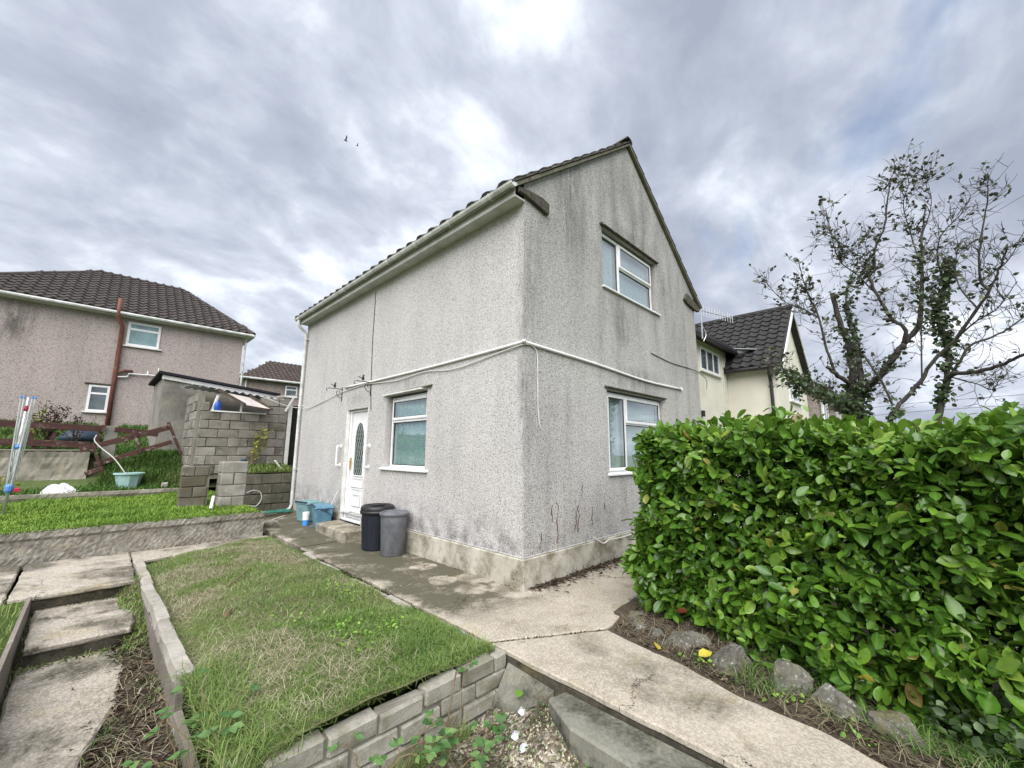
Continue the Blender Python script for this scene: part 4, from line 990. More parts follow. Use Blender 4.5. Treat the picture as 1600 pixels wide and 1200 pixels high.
mk('chimney', MB().box(2.2, 3.0, 30.2, 31.0, 1.2, 6.4), 'dash_brown', fh)

cr = thing('house', (12, 1.5, -.8), 'cream rendered house with grey tiled front gable beyond the hedge', 'house')
CE, CA, WX0, WX1, WY = 4.16, 6.40, 11.2, 15.8, -.45
mk('wall', MB().box(7.2, WX0 - .002, 1.0, 8, -1, 4.62), 'cream', cr)
mk('wing_wall', MB().prism([(WX0, -1.2), (WX1, -1.2), (WX1, CE), ((WX0 + WX1) / 2, CA - .05), (WX0, CE)], 1, WY, 8), 'cream', cr)
wr = mk('roof', MB().prism([(WX0 - .28, CE - .25), ((WX0 + WX1) / 2, CA), (WX1 + .28, CE - .25), (WX1 + .28, CE - .33), ((WX0 + WX1) / 2, CA - .1), (WX0 - .28, CE - .33)], 1, WY - .22, 8.1), 'tile_grey', cr)
va = Vector((2.3 + .28, 0, CA - CE + .25)); sa = va.length; va.normalize()
mk('tile_field', tile_field((WX0 - .30, 8.1, CE - .22), (0, -1, 0), va, (-va.z, 0, va.x), .30, .31, .06, .045, lambda a, b: True, 29, int(sa / .31) + 1), 'tile_grey', wr, kind='stuff')
mk('ridge_tiles', MB().tube([(13.5, WY - .22, CA + .05), (13.5, 8.1, CA + .05)], .11, 8), 'tile_grey', wr)
for sg in (-1, 1):
    mk('bargeboard', MB().bar((13.5 + sg * 2.6, WY - .23, CE - .34), (13.5, WY - .23, CA - .08), .03, .13, (sg * .7, 0, .7)), 'upvc' if sg < 0 else 'gutter', cr)
mk('main_roof', MB().prism([(.72, 4.66), (8, 5.5), (8, 5.4), (.72, 4.56)], 0, 6.9, 11.6), 'tile_grey', cr)
mk('gutter', MB().box(6.9, 11.15, .60, .74, 4.50, 4.62).tube([(6.9, .66, 4.53), (11.2, .66, 4.53)], .07, 8), 'black', cr)
mk('wing_gutter', MB().tube([(WX0 - .33, WY - .2, CE - .28), (WX0 - .33, .95, CE - .28)], .07, 8), 'black', cr)
mk('flashing', MB().bar((11.0, .68, 4.58), (11.75, .30, 4.62), .03, .12, (0, -.4, .9)).bar((11.02, .75, 4.66), (11.7, .1, 4.64), .25, .02), 'lead', cr)
mk('downpipe', MB().tube([(WX0 - .33, -.32, 3.85), (WX0 - .30, -.30, 3.7), (WX0 - .07, -.28, 3.45), (WX0 - .07, -.28, -1)], .05, 8), 'black', cr)
simple_window(cr, 1, 1.0, 8.78, 10.42, 3.66, 4.40, -1, 'glass_dark', (9.33, 9.88), (), True, .07)
simple_window(cr, 1, WY, 12.7, 14.3, 2.98, 4.0, -1, 'glass_dark', (13.1, 13.5, 13.9), (3.5,), True, .06)
mk('cable', MB().tube([(10.75, .985, 4.4), (10.78, .985, -.5)], .01, 5).tube([(10.95, .985, 4.4), (10.98, .985, -.5)], .01, 5), 'cable_white', cr)
mk('meter_box', MB().box(8.52, 8.66, .9, 1.0, 2.25, 2.42), 'iron', cr)
ae = MB().tube([(7.7, .5, 4.3), (7.75, .5, 5.25)], .018, 6).tube([(7.55, .55, 5.12), (9.6, .25, 5.28)], .014, 6)
for i in range(14):
    t = i / 13; ae.tube([(7.6 + 2 * t, .54 - .3 * t, 4.98 + .16 * t), (7.6 + 2 * t, .54 - .3 * t, 5.30 + .12 * t)], .007, 4)
ae.tube(sweep([(7.75, .5, 4.7), (7.85, .45, 4.45), (7.78, .5, 4.25)], 4), .01, 5)
mk('aerial', ae, 'alu', cr)

tr_ = thing('terraced_house', (26, 1, -1.2), 'brown terraced house row receding behind the tree beyond the cream house', 'house')
mk('wall', MB().box(18.6, 40, -.35, 7, -2, 4.1), 'dash_brown', tr_)
t2 = mk('roof', MB().prism([(-.65, 4.05), (3.3, 6.3), (7.3, 4.05), (7.3, 3.95), (-.65, 3.95)], 0, 18.4, 40.2), 'tile_brown', tr_)
vt = Vector((0, 3.95, 2.25)); st = vt.length; vt.normalize()
mk('tile_field', tile_field((18.4, -.68, 4.08), (1, 0, 0), vt, (0, -vt.z, vt.y), .33, .34, .06, .045, lambda a, b: True, 66, 13), 'tile_brown', t2, kind='stuff')
for x_ in (20.2, 24.5, 29, 34):
    simple_window(tr_, 1, -.35, x_, x_ + 1.3, 2.4, 3.6, -1, 'glass_dark', (x_ + .65,), (), True, .09)
mk('downpipe', MB().tube([(19.2, -.45, 4.0), (19.2, -.45, -2)], .06, 6).tube([(27, -.45, 4.0), (27, -.45, -2)], .06, 6), 'gutter', tr_)
mk('chimney', MB().box(29, 30, 2.9, 3.7, 5.5, 7.3), 'dash_brown', tr_)

# ------------------------------------------------------------------ garden walls
_blk = {}
def blk(l, w, h, mat, var):
    key = (round(l, 2), w, h, mat, var)
    if key not in _blk:
        b = MB().box(-key[0] / 2, key[0] / 2, -w / 2, w / 2, -h / 2, h / 2)
        _blk[key] = mesh_from('block', b.v, b.f, MT[mat], .012, False, .006, hash((key[0], h, var)) % 9999)
    return _blk[key]
def block_wall(parent, a, b, z0, n, bl, bh, w, mat, keep=None, joint=.012, tilt=.006, name='block', z_of=None):
    a, b = Vector((*a, 0)), Vector((*b, 0)); L = (b - a).length; d = (b - a) / L; ang = math.atan2(d.y, d.x)
    for j in range(n):
        u = -(bl / 2 if j % 2 else 0.0) - random.uniform(0, .05)
        while u < L - .03:
            s0, s1 = max(u, 0), min(u + bl, L)
            if s1 - s0 > .05:
                mid = (s0 + s1) / 2; z = z0 + (j + .5) * bh
                if z_of: z += z_of(mid)
                if keep is None or keep(mid, z, j):
                    p = a + d * mid
                    nx, ny = -d.y, d.x; off = random.uniform(-.006, .006)
                    piece(name, blk(s1 - s0 - joint, w, bh - joint, mat, random.randrange(3)), parent, (p.x + nx * off, p.y + ny * off, z), (random.uniform(-tilt, tilt), random.uniform(-tilt, tilt), ang + random.uniform(-tilt, tilt)))
            u += bl
# bed: front wall of small blocks
bw_ = thing('bed_wall', (-2.0, -.86, -.75), 'low grey block wall along the front of the grassy bed', 'garden wall')
block_wall(bw_, (-1.17, -.865), (-2.92, -.845), -.83, 4, .315, .122, .11, 'bed_block', None, .010, .012, z_of=lambda u: -.018 * (u > .62) + .010 * math.sin(u * 5))
mk('mortar', MB().box(-2.85, -1.18, -.885, -.825, -.95, -.375), 'mortar', bw_)
ew = thing('edging_wall', (-3.04, 2.2, -.8), 'long narrow edging wall of pale blocks between bed and steps', 'garden wall')
block_wall(ew, (-3.045, 4.62), (-3.03, .42), -.43, 1, .295, .115, .10, 'edge_block', lambda u, z, j: True, .008, .02, z_of=lambda u: .012 * math.sin(u * 3.1))
mk('face_board', MB().box(-3.085, -3.03, .40, 4.58, -1.0, -.435), 'board', ew, bevel=.006, jitter=.004)
mk('face_board', MB().box(-3.083, -3.035, -.75, .392, -1.0, -.55), 'board', ew, bevel=.006, jitter=.01)
cbk = MB().box(-3.04, -2.93, -1.02, -.66, -.62, -.37)
mk('loose_block', cbk, 'edge_block', base=True, bevel=.02, jitter=.008, label='pale loose block at the front left corner of the bed', cat='block')
mk('edging_board', MB().box(-3.985, -3.95, -1.4, 3.46, -.75, -.33), 'board', bevel=.005, jitter=.006, label='mossy timber edging board along the left of the steps', cat='edging')
# rough cast retaining wall of the lawn
def rough_box(x0, x1, y0, y1, z0, z1, nx, nz, amp, seed):
    r_ = random.Random(seed); m = MB(); xs = np.linspace(x0, x1, nx); zs = np.linspace(z0, z1, nz)
    f = lambda x, z: y0 + amp * (math.sin(x * 3.1 + 2 * math.sin(z * 11)) * .4 + math.sin(x * 9.7 + z * 17) * .35 + r_.uniform(-.5, .5)) - (.03 if z > z1 - .10 else 0)
    g_ = [[(x, f(x, z), z + (r_.uniform(-.012, .012) if j == nz - 1 else 0)) for x in xs] for j, z in enumerate(zs)]
    vs = [p for row in g_ for p in row]; fs = [(j * nx + i, j * nx + i + 1, (j + 1) * nx + i + 1, (j + 1) * nx + i) for j in range(nz - 1) for i in range(nx - 1)]
    o = len(vs); vs += [(x, y1, z1) for x in xs]; t = (nz - 1) * nx
    fs += [(t + i, t + i + 1, o + i + 1, o + i) for i in range(nx - 1)]
    o2 = len(vs); vs += [(x0, y1, z0), (x1, y1, z0)]
    fs += [tuple([j * nx for j in range(nz)] + [o, o2]), tuple([j * nx + nx - 1 for j in range(nz - 1, -1, -1)] + [o2 + 1, o + nx - 1])]
    return m.add(vs, fs)
mk('retaining_wall', rough_box(-9.0, -1.27, 5.46, 5.64, -.42, .075, 260, 14, .013, 4), 'rough_wall', label='rough cast concrete retaining wall along the front of the lawn', cat='garden wall')
mk('retaining_wall', rough_box(-1.26, -.95, 5.75, 6.05, -.36, -.16, 10, 5, .02, 6), 'rough_wall', label='small broken concrete stump at the end of the lawn wall', cat='garden wall')
mk('lawn_edging', rough_box(-5.2, -1.95, 9.33, 9.47, .05, .31, 70, 5, .012, 7), 'bank_wall', label='low concrete edging along the back of the lawn', cat='edging')
mk('bank_retaining_wall', rough_box(-9.5, -3.72, 10.82, 11.0, .1, 1.16, 90, 9, .02, 8), 'bank_wall', label='stained rendered retaining wall beneath the red rail fence', cat='garden wall')
mk('wall_capping', MB().box(-9.5, -3.6, 10.78, 11.0, 1.165, 1.20), 'mortar', bevel=.008, jitter=.006, label='thin cement capping on top of the stained retaining wall', cat='capping')
pi = thing('block_pillar', (-1.55, 6.95, .05), 'squat grey block pillar at the lawn corner', 'pillar')
for j in range(4):
    z_ = .16 + j * .235
    for s_ in ((0, 1) if j % 2 else (0,)):
        if j % 2: piece('block', blk(.44, .21, .225, 'pier_block', s_), pi, (-1.55, 6.85 + s_ * .22, z_), (0, 0, random.uniform(-.03, .03)))
        else:
            for q in (0, 1): piece('block', blk(.44, .215, .225, 'pier_block', q), pi, (-1.665 + q * .22, 6.96, z_), (0, 0, math.pi / 2 + random.uniform(-.03, .03)))
mk('core', MB().box(-1.75, -1.36, 6.78, 7.14, 0, .95), 'mortar', pi)
sw = thing('stub_wall', (-2.2, 7.05, .05), 'short low block wall left of the squat pillar', 'garden wall')
block_wall(sw, (-2.40, 7.05), (-1.95, 7.05), .08, 4, .44, .205, .2, 'stub_block')
mk('core', MB().box(-2.38, -1.93, 6.99, 7.11, .02, .86), 'mortar', sw)
lw = thing('terrace_wall', (-.6, 8.15, -.3), 'dark mossy block wall behind the green hose', 'garden wall')
block_wall(lw, (-1.32, 8.12), (.9, 8.12), -.31, 4, .44, .238, .2, 'mossy_block')
mk('core', MB().box(-1.3, .88, 8.06, 8.20, -.4, .6), 'mortar', lw)

# ------------------------------------------------------------------ sheds
og = thing('outbuilding', (-1, 12.6, 1), 'grey rendered outbuilding with black felt roof edge behind the block shed', 'shed')
mk('wall', MB().prism([(-2.5, .6), (.35, .6), (.35, 2.98), (-2.5, 3.28)], 1, 11.6, 14.5), 'grey_render', og)
mk('fascia', MB().bar((-2.55, 11.56, 3.245), (.42, 11.56, 2.935), .05, .11), 'paint_white', og)
mk('roof', MB().add([(-2.64, 11.45, 3.33), (.47, 11.45, 3.01), (.47, 14.7, 3.01), (-2.64, 14.7, 3.33), (-2.64, 11.45, 3.40), (.47, 11.45, 3.07), (.47, 14.7, 3.07), (-2.64, 14.7, 3.40)], [(3, 2, 1, 0), (4, 5, 6, 7), (0, 1, 5, 4), (1, 2, 6, 5), (2, 3, 7, 6), (3, 0, 4, 7)]), 'felt', og)
sh = thing('block_shed', (-.9, 9.9, .75), 'derelict grey block shed with a collapsed window opening', 'shed')
SX0, SX1, SY = -1.90, .10, 9.40
block_wall(sh, (SX0, SY), (SX1, SY), .62, 9, .45, .225, .2, 'grey_block', lambda u, z, j: not (.20 < u < 1.42 and z > 2.12), tilt=.008)
block_wall(sh, (SX0 + .02, SY + .1), (SX0 + .02, SY + 1.7), .62, 9, .45, .225, .2, 'grey_block', tilt=.008)
mk('core', MB().box(SX0 - .05, SX1 - .02, SY - .06, SY + .06, .5, 2.16).box(SX0 - .05, SX0 + .09, SY + .07, SY + 1.7, .5, 2.6), 'mortar', sh)
mk('window_board', MB().box(SX0 + .2, SX1 - .55, SY - .13, SY + .1, 2.185, 2.215), 'paint_white', sh, jitter=.006)
mk('window_post', MB().bar((-1.66, SY - .05, 2.2), (-1.56, SY - .02, 2.62), .05, .05).bar((-1.02, SY, 2.2), (-1.02, SY, 2.45), .045, .045), 'paint_white', sh)
tin = MB(); n_ = 60
for i in range(n_ + 1):
    t = i / n_; x = -2.12 + t * 2.2; zc = .025 * math.sin(i * 1.3)
    tin.v += [(x, SY - .02 + .1 * t, 2.83 - .19 * t + zc), (x, SY + 2.0, 2.98 - .19 * t + zc)]
tin.f = [(2 * i, 2 * i + 2, 2 * i + 3, 2 * i + 1) for i in range(n_)]
mk('tin_roof', tin, 'tin', sh)
pn = MB().add([(-1.48, SY - .02, 2.70), (-.72, SY + .02, 2.60), (-.45, SY - .48, 2.30), (-1.08, SY - .50, 2.36)], [(0, 1, 2, 3)])
pn.add([(x, y + .01, z + .014) for x, y, z in pn.v[:4]], [(3, 2, 1, 0)])
mk('hanging_board', pn, 'plywood', sh)
mk('rafter', MB().bar((-1.55, SY + .0, 2.76), (-1.05, SY - .52, 2.38), .05, .06).bar((-.85, SY, 2.68), (-.40, SY - .48, 2.30), .04, .05).bar((-1.06, SY - .5, 2.35), (-.45, SY - .49, 2.28), .04, .05), 'darkstem', sh)
mk('split_board', MB().bar((-.8, SY + .1, 2.58), (.0, SY + .15, 2.50), .12, .02).bar((-.75, SY + .05, 2.49), (-.2, SY + .05, 2.44), .1, .02).bar((-.2, SY + .0, 2.72), (.32, SY - .1, 2.80), .10, .02), 'plywood', sh, jitter=.005)
mk('door_jamb', MB().box(.12, .22, SY - .08, SY + .02, .7, 2.55).bar((.02, SY - .15, 2.30), (.22, SY - .12, 2.72), .03, .05), 'paint_white', sh)
mk('door_leaf', MB().box(.24, 1.0, SY + .05, SY + .1, .7, 2.5), 'iron', sh)
mk('canister', MB().lathe([(.07, 0), (.085, .03), (.085, .17), (.06, .21), (.035, .23), (.035, .26)], (-1.56, SY - .02, 2.216), 14), 'bluecan', smooth=True, base=True, label='blue canister on the sill of the derelict shed', cat='canister')

# ------------------------------------------------------------------ fences
fn = thing('rail_fence', (-4.3, 11.02, 1.2), 'red brown two-rail fence standing on the retaining wall', 'fence')
for z_, x1 in ((1.76, -3.52), (1.36, -3.75)):
    mk('rail', MB().bar((-5.6, 11.0, z_ + .03), (x1, 11.0, z_ - .04), .03, .15), 'redwood', fn, bevel=.005)
mk('rail', MB().bar((-3.35, 11.1, 1.72), (-2.5, 11.1, 1.62), .03, .13), 'redwood', fn, bevel=.005)
for x0, x1, z0 in ((-4.75, -4.62, 1.6), (-4.35, -4.42, 1.6), (-3.56, -3.66, 1.82), (-5.4, -5.4, 1.7)):
    mk('post', MB().bar((x1, 11.05, 1.2), (x0, 11.05, z0), .07, .06, (0, 1, 0)), 'redwood', fn, bevel=.006)
mk('post', MB().box(-3.52, -3.28, 11.1, 11.3, .9, 1.80), 'grey_render', fn, bevel=.01, label='grey concrete post')
bf = thing('broken_fence', (-3.0, 10.6, .8), 'collapsed red brown fence panel leaning on the grassy bank', 'fence')
mk('rail', MB().bar((-3.90, 10.55, 1.20), (-2.32, 10.6, 1.80), .035, .13), 'redwood2', bf, bevel=.005)
mk('rail', MB().bar((-3.62, 10.50, .86), (-2.25, 10.56, 1.42), .035, .11), 'redwood2', bf, bevel=.005)
for a, b in (((-3.70, 10.48, 1.36), (-3.52, 10.48, .82)), ((-3.02, 10.5, 1.66), (-2.83, 10.5, 1.13)), ((-2.38, 10.52, 1.93), (-2.02, 10.52, 1.10))):
    mk('post', MB().bar(a, b, .06, .09, (0, 1, 0)), 'redwood2', bf, bevel=.006)
mk('timber_offcut', MB().bar((-3.75, 10.3, .66), (-3.45, 10.3, .78), .1, .1), 'redwood2', bevel=.01, label='short weathered timber offcut below the collapsed fence', cat='timber')

mk('upturned_tub', MB().lathe([(.42, 0), (.40, .12), (.33, .24), (.18, .31), (.0, .33)], (-3.95, 12.6, 1.42), 20), 'navyplastic', base=True, smooth=True, label='dark upturned tub behind the red fence under the lower window', cat='tub')

# ------------------------------------------------------------------ things on the lawn and path
ry = thing('rotary_airer', (-4.60, 7.5, .11), 'folded rotary clothes airer with blue fittings on the lawn', 'clothes airer')
ax_ = Vector((.012, 0, 1.0)).normalized(); b0 = Vector((-4.60, 7.5, .1))
mk('pole', MB().tube([b0, b0 + ax_ * 2.0], [.024, .018], 10), 'alu', ry, smooth=True)
tips = []
for i in range(4):
    a_ = .6 + i * math.pi / 2; o_ = Vector((math.cos(a_), math.sin(a_), 0))
    p0_ = b0 + ax_ * .48 + o_ * .035; p1_ = b0 + ax_ * 2.0 + o_ * .095; tips.append((p0_, p1_))
    mk('arm', MB().tube([p0_, p1_], .011, 6), 'alu', ry)
    mk('tip', MB().lathe([(.013, -.02), (.016, 0), (.012, .025)], p1_, 8), 'bluefit', ry)
for k_ in range(5):
    t = .3 + .16 * k_; ln_ = []
    for i in range(5):
        p0_, p1_ = tips[i % 4]; q_ = p0_.lerp(p1_, t); ln_.append(q_)
        if i < 4:
            p2_, p3_ = tips[(i + 1) % 4]; q2 = p2_.lerp(p3_, t); ln_.append((q_ + q2) / 2 + Vector((.05 * math.cos(i), .05 * math.sin(i), -.35 - .09 * k_)))
    mk('line', MB().tube(sweep(ln_, 7), .0045, 4), 'line', ry)
mk('hub', MB().lathe([(.035, -.06), (.055, -.02), (.055, .05), (.03, .09)], b0 + ax_ * .45, 12), 'bluefit', ry)
mk('catch', MB().box(-4.54, -4.46, 7.46, 7.50, .50, .57), 'redfit', ry, bevel=.008)
mk('collar', MB().lathe([(.03, -.04), (.05, 0), (.03, .05)], b0 + ax_ * 1.15, 12), 'bluefit', ry)
mk('catch', MB().lathe([(.02, -.04), (.03, 0), (.02, .06)], b0 + ax_ * 1.80, 10), 'redfit', ry)

pt = thing('planter', (-3.0, 10.05, .30), 'pale aqua plastic planter tub standing in front of the bank', 'planter')
n_ = 8
mk('tub', MB().lathe([(.16, 0), (.19, .02), (.25, .30), (.255, .33), (.24, .33), (.225, .28), (.15, .05)], (-3.0, 10.05, .31), n_, True), 'aqua', pt)
mk('rim', MB().lathe([(.25, .315), (.285, .325), (.285, .36), (.245, .365), (.245, .33)], (-3.0, 10.05, .31), 24, False), 'aqua', pt)
mk('compost', MB().lathe([(.24, .32), (.12, .335), (.0, .34)], (-3.0, 10.05, .31), 14, False), 'litter_soil', pt)
mk('bent_stake', MB().tube(sweep([(-3.05, 10.0, .62), (-3.3, 10.1, 1.0), (-3.55, 10.2, 1.25), (-3.68, 10.25, 1.42), (-3.66, 10.25, 1.55)], 5), .011, 6), 'cable_white', base=True, label='bent white metal stake rising from the aqua planter', cat='stake')
ps = MB(); nn = 14
for j in range(nn):
    for i in range(nn):
        u, v = i / (nn - 1), j / (nn - 1); e_ = math.sin(math.pi * u) * math.sin(math.pi * v)
        ps.v.append((-4.38 + u * .62 + .03 * math.sin(v * 9), 9.55 + v * .5, .30 + e_ * .14 + .10 * e_ * abs(math.sin(u * 8 + v * 5)) - .02))
ps.f = [(j * nn + i, j * nn + i + 1, (j + 1) * nn + i + 1, (j + 1) * nn + i) for j in range(nn - 1) for i in range(nn - 1)]
mk('plastic_sheet', ps, 'plastic_sheet', label='crumpled white plastic sheet lying behind the lawn', cat='sheet', base=True)
mk('pale_block', MB().box(-2.42, -2.30, 9.62, 9.74, .30, .43), 'edge_block', bevel=.015, jitter=.006, base=True, label='small pale block standing on the grass by the stub wall', cat='block')
mk('white_offcut', MB().bar((-1.93, 6.52, .10), (-1.90, 6.56, .33), .05, .03), 'paint_white', base=True, label='small white offcut leaning by the foot of the pillar', cat='offcut')
mk('white_board', MB().bar((-.12, 8.7, .74), (-.28, 8.7, .95), .10, .03), 'paint_white', base=True, label='short white board leaning near the shed doorway', cat='board')
mk('bottle_top', MB().lathe([(.05, 0), (.055, .03), (.03, .06)], (-1.40, 6.85, .985), 12), 'navyplastic', base=True, label='small dark plastic cap on top of the pillar', cat='cap')
hs = []
for i in range(150):
    a_ = i * .30; r_ = .30 + .10 * math.sin(i * .37) + .04 * math.sin(i * 1.7)
    hs.append((-.72 + r_ * 1.35 * math.cos(a_) + .02 * math.sin(i), 7.40 + r_ * .8 * math.sin(a_), -.20 + .03 * (i % 21) / 21 + .02 * math.sin(i * .9)))
mk('garden_hose', MB().tube(sweep(hs, 2), .013, 6), 'hose', smooth=True, base=True, label='coiled green garden hose on the path by the mossy wall', cat='hose')
mk('pale_hose', MB().tube(sweep([(-1.28, 6.9, .32), (-1.12, 6.95, .36), (-.98, 7.0, .30), (-.95, 7.0, .15), (-1.05, 6.98, .02), (-1.2, 6.9, .05), (-1.25, 6.7, -.05), (-1.15, 6.5, -.22), (-.9, 6.55, -.25), (-.6, 6.8, -.24), (-.4, 7.1, -.25)], 6), .010, 6), 'cable_white', smooth=True, base=True, label='loop of pale thin hose hanging beside the pillar', cat='hose')

# bins and tubs by the door
nb = thing('dustbin', (-.27, 3.03, -.34), 'black lidded dustbin standing beside the door step', 'dustbin')
c_ = (-.27, 3.03, -.339)
mk('body', MB().lathe([(.20, 0), (.215, .015), (.245, .54), (.25, .56), (.25, .60)], c_, 36), 'navybin', nb, smooth=False)
rb = MB()
for i in range(18):
    a_ = i * 2 * math.pi / 18; rb.bar((c_[0] + .214 * math.cos(a_), c_[1] + .214 * math.sin(a_), c_[2] + .06), (c_[0] + .243 * math.cos(a_), c_[1] + .243 * math.sin(a_), c_[2] + .50), .03, .008, (math.cos(a_), math.sin(a_), 0))
mk('rib', rb, 'navybin', nb)
mk('rim', MB().lathe([(.25, .555), (.272, .56), (.275, .60), (.25, .615)], c_, 36, False), 'black', nb, smooth=True)
mk('lid', MB().lathe([(.262, .60), (.268, .63), (.258, .665), (.235, .685), (.215, .675), (.20, .655), (.10, .662), (.0, .668)], c_, 36, False), 'black', nb, smooth=True)
mk('handle', MB().bar((c_[0] - .12, c_[1], c_[2] + .675), (c_[0] + .12, c_[1], c_[2] + .675), .05, .03), 'black', nb, bevel=.008)
gb = thing('waste_bin', (-.26, 2.52, -.34), 'open grey plastic bin in front of the black dustbin', 'bin')
c_ = (-.265, 2.50, -.339)
mk('body', MB().lathe([(.168, 0), (.176, .01), (.205, .60), (.208, .615), (.196, .615), (.165, .03), (.0, .025)], c_, 40, True), 'greybin', gb, smooth=True)
mk('rim', MB().lathe([(.205, .575), (.222, .585), (.224, .622), (.205, .635), (.196, .62)], c_, 40, False), 'greybin', gb, smooth=True)
def caddy(loc, rz, w, d, h, mat, label):
    t = thing('food_caddy', loc, label, 'caddy', 'food caddies by the door'); ca, sa_ = math.cos(rz), math.sin(rz)
    def X(p): return (loc[0] + p[0] * ca - p[1] * sa_, loc[1] + p[0] * sa_ + p[1] * ca, loc[2] + p[2])
    def frus(w0, d0, w1, d1, z0, z1):
        return [X(p) for p in ((-w0, -d0, z0), (w0, -d0, z0), (w0, d0, z0), (-w0, d0, z0), (-w1, -d1, z1), (w1, -d1, z1), (w1, d1, z1), (-w1, d1, z1))]
    FS = [(3, 2, 1, 0), (4, 5, 6, 7), (0, 1, 5, 4), (1, 2, 6, 5), (2, 3, 7, 6), (3, 0, 4, 7)]
    mk('body', MB().add(frus(w * .40, d * .40, w * .5, d * .5, 0, h * .86), FS), mat, t, bevel=.02)
    mk('lid', MB().add(frus(w * .54, d * .54, w * .50, d * .50, h * .862, h), FS), mat, t, bevel=.012)
    mk('handle', MB().tube(sweep([X((-w * .56, d * .1, h * .84)), X((-w * .57, -d * .45, h * .55)), X((-w * .3, -d * .58, h * .40)), X((w * .3, -d * .58, h * .40)), X((w * .57, -d * .45, h * .55)), X((w * .56, d * .1, h * .84))], 5), .010, 6), 'navyplastic', t, smooth=True)
    mk('hinge', MB().tube([X((-w * .5, d * .52, h * .97)), X((w * .5, d * .52, h * .97))], .018, 6).add(frus(w * .56, d * .2, w * .56, d * .2, h * .80, h * .88), FS), 'navyplastic', t)
    return t
caddy((-.27, 6.08, -.27), 1.75, .46, .34, .42, 'teal', 'faded green-teal food caddy nearest the downpipe')
caddy((-.26, 5.33, -.30), 1.35, .46, .34, .44, 'bluecad', 'faded blue food caddy against the door step')
sb_ = thing('spray_bottle', (-.47, 5.62, -.29), 'small white and blue bottle between the caddies', 'bottle')
mk('bottle', MB().lathe([(.055, 0), (.06, .01), (.06, .15), (.05, .19), (.03, .205)], (-.47, 5.62, -.289), 16), 'labelblue', sb_, smooth=False)
mk('cap', MB().lathe([(.061, .12), (.061, .20), (.066, .205), (.066, .27), (.0, .272)], (-.47, 5.62, -.289), 16, False), 'tube_white', sb_)
mk('white_rod', MB().tube([(-.18, 5.22, .05), (-.06, 5.12, .42)], .009, 6), 'cable_white', base=True, label='thin white rod leaning by the door behind the blue caddy', cat='rod')

# ------------------------------------------------------------------ trees behind the hedge (limbs traced in world space)
TREE_A = [
    ([(6.28,-2.57,0.63),(6.29,-2.61,1.32),(6.29,-2.65,1.86),(6.29,-2.67,2.22),(6.29,-2.69,2.48)], 0.17, 0.13),
    ([(6.29,-2.67,2.4),(6.24,-2.67,2.54),(6.09,-2.68,3.19),(5.88,-2.61,3.64),(5.78,-2.55,4.21)], 0.095, 0.055),
    ([(6.29,-2.71,2.37),(6.4,-2.75,2.51),(6.6,-2.76,3.13),(6.69,-2.71,3.73),(6.79,-2.66,4.24)], 0.075, 0.05),
    ([(6.3,-2.74,2.33),(6.2,-2.86,2.43),(6.01,-3.09,2.64),(5.92,-3.31,2.94),(5.92,-3.42,3.09)], 0.075, 0.06),
    ([(5.92,-3.42,3.09),(6.02,-3.62,3.38),(6.22,-3.73,3.88),(6.41,-3.8,4.51),(6.51,-3.87,5.14),(6.61,-3.98,5.71)], 0.06, 0.015),
    ([(5.92,-3.42,3.09),(5.82,-3.46,3.34),(5.72,-3.31,3.54),(5.62,-3.19,3.94),(5.51,-3.12,4.26),(5.52,-3.2,4.39),(5.42,-3.25,4.74),(5.32,-3.41,5.05),(5.22,-3.52,5.57),(5.22,-3.57,5.81)], 0.045, 0.010),
    ([(6.29,-2.67,2.37),(6.08,-2.6,2.51),(5.77,-2.47,2.66),(5.66,-2.36,2.81)], 0.06, 0.04),
    ([(5.77,-2.47,2.66),(5.66,-2.38,3.21),(5.56,-2.35,3.71),(5.44,-2.26,4.09),(5.34,-2.23,4.29),(5.23,-2.18,4.74)], 0.032, 0.01),
    ([(5.56,-2.35,3.71),(5.33,-2.14,3.89),(5.19,-1.93,4.02),(5.06,-1.79,4.22),(4.93,-1.65,4.48)], 0.018, 0.006),
    ([(6.29,-2.63,2.04),(6.08,-2.57,2.1),(5.56,-2.4,2.23),(5.11,-2.07,2.39),(4.89,-1.92,2.53),(4.65,-1.77,2.95)], 0.03, 0.008),
    ([(6.29,-2.64,1.98),(6.08,-2.61,2.02),(5.86,-2.34,2.29),(5.6,-1.97,2.56),(5.35,-1.67,2.81)], 0.028, 0.007),
    ([(5.7,-2.89,2.95),(5.71,-2.98,2.69),(5.81,-3.08,2.44),(5.92,-3.16,2.07)], 0.022, 0.026),
    ([(5.42,-3.25,4.74),(5.31,-3.06,4.61),(5.2,-2.87,4.82),(5.09,-2.72,5.02),(4.97,-2.52,5.11)], 0.016, 0.006),
    ([(5.62,-3.19,3.94),(5.51,-2.97,4.35),(5.49,-2.74,4.73),(5.39,-2.68,5.41),(5.39,-2.66,5.74)], 0.018, 0.006),
    ([(6.41,-3.8,4.51),(6.52,-3.74,5.19),(6.52,-3.7,5.85),(6.51,-3.82,6.26),(6.51,-3.78,6.59)], 0.018, 0.005),
    ([(6.51,-3.87,5.14),(6.6,-4.06,5.74),(6.6,-4.04,6.13),(6.6,-4.1,6.3)], 0.012, 0.005),
    ([(6.79,-2.66,4.24),(6.8,-2.73,4.57),(6.91,-2.95,4.81),(6.92,-3.16,4.95)], 0.02, 0.006),
]
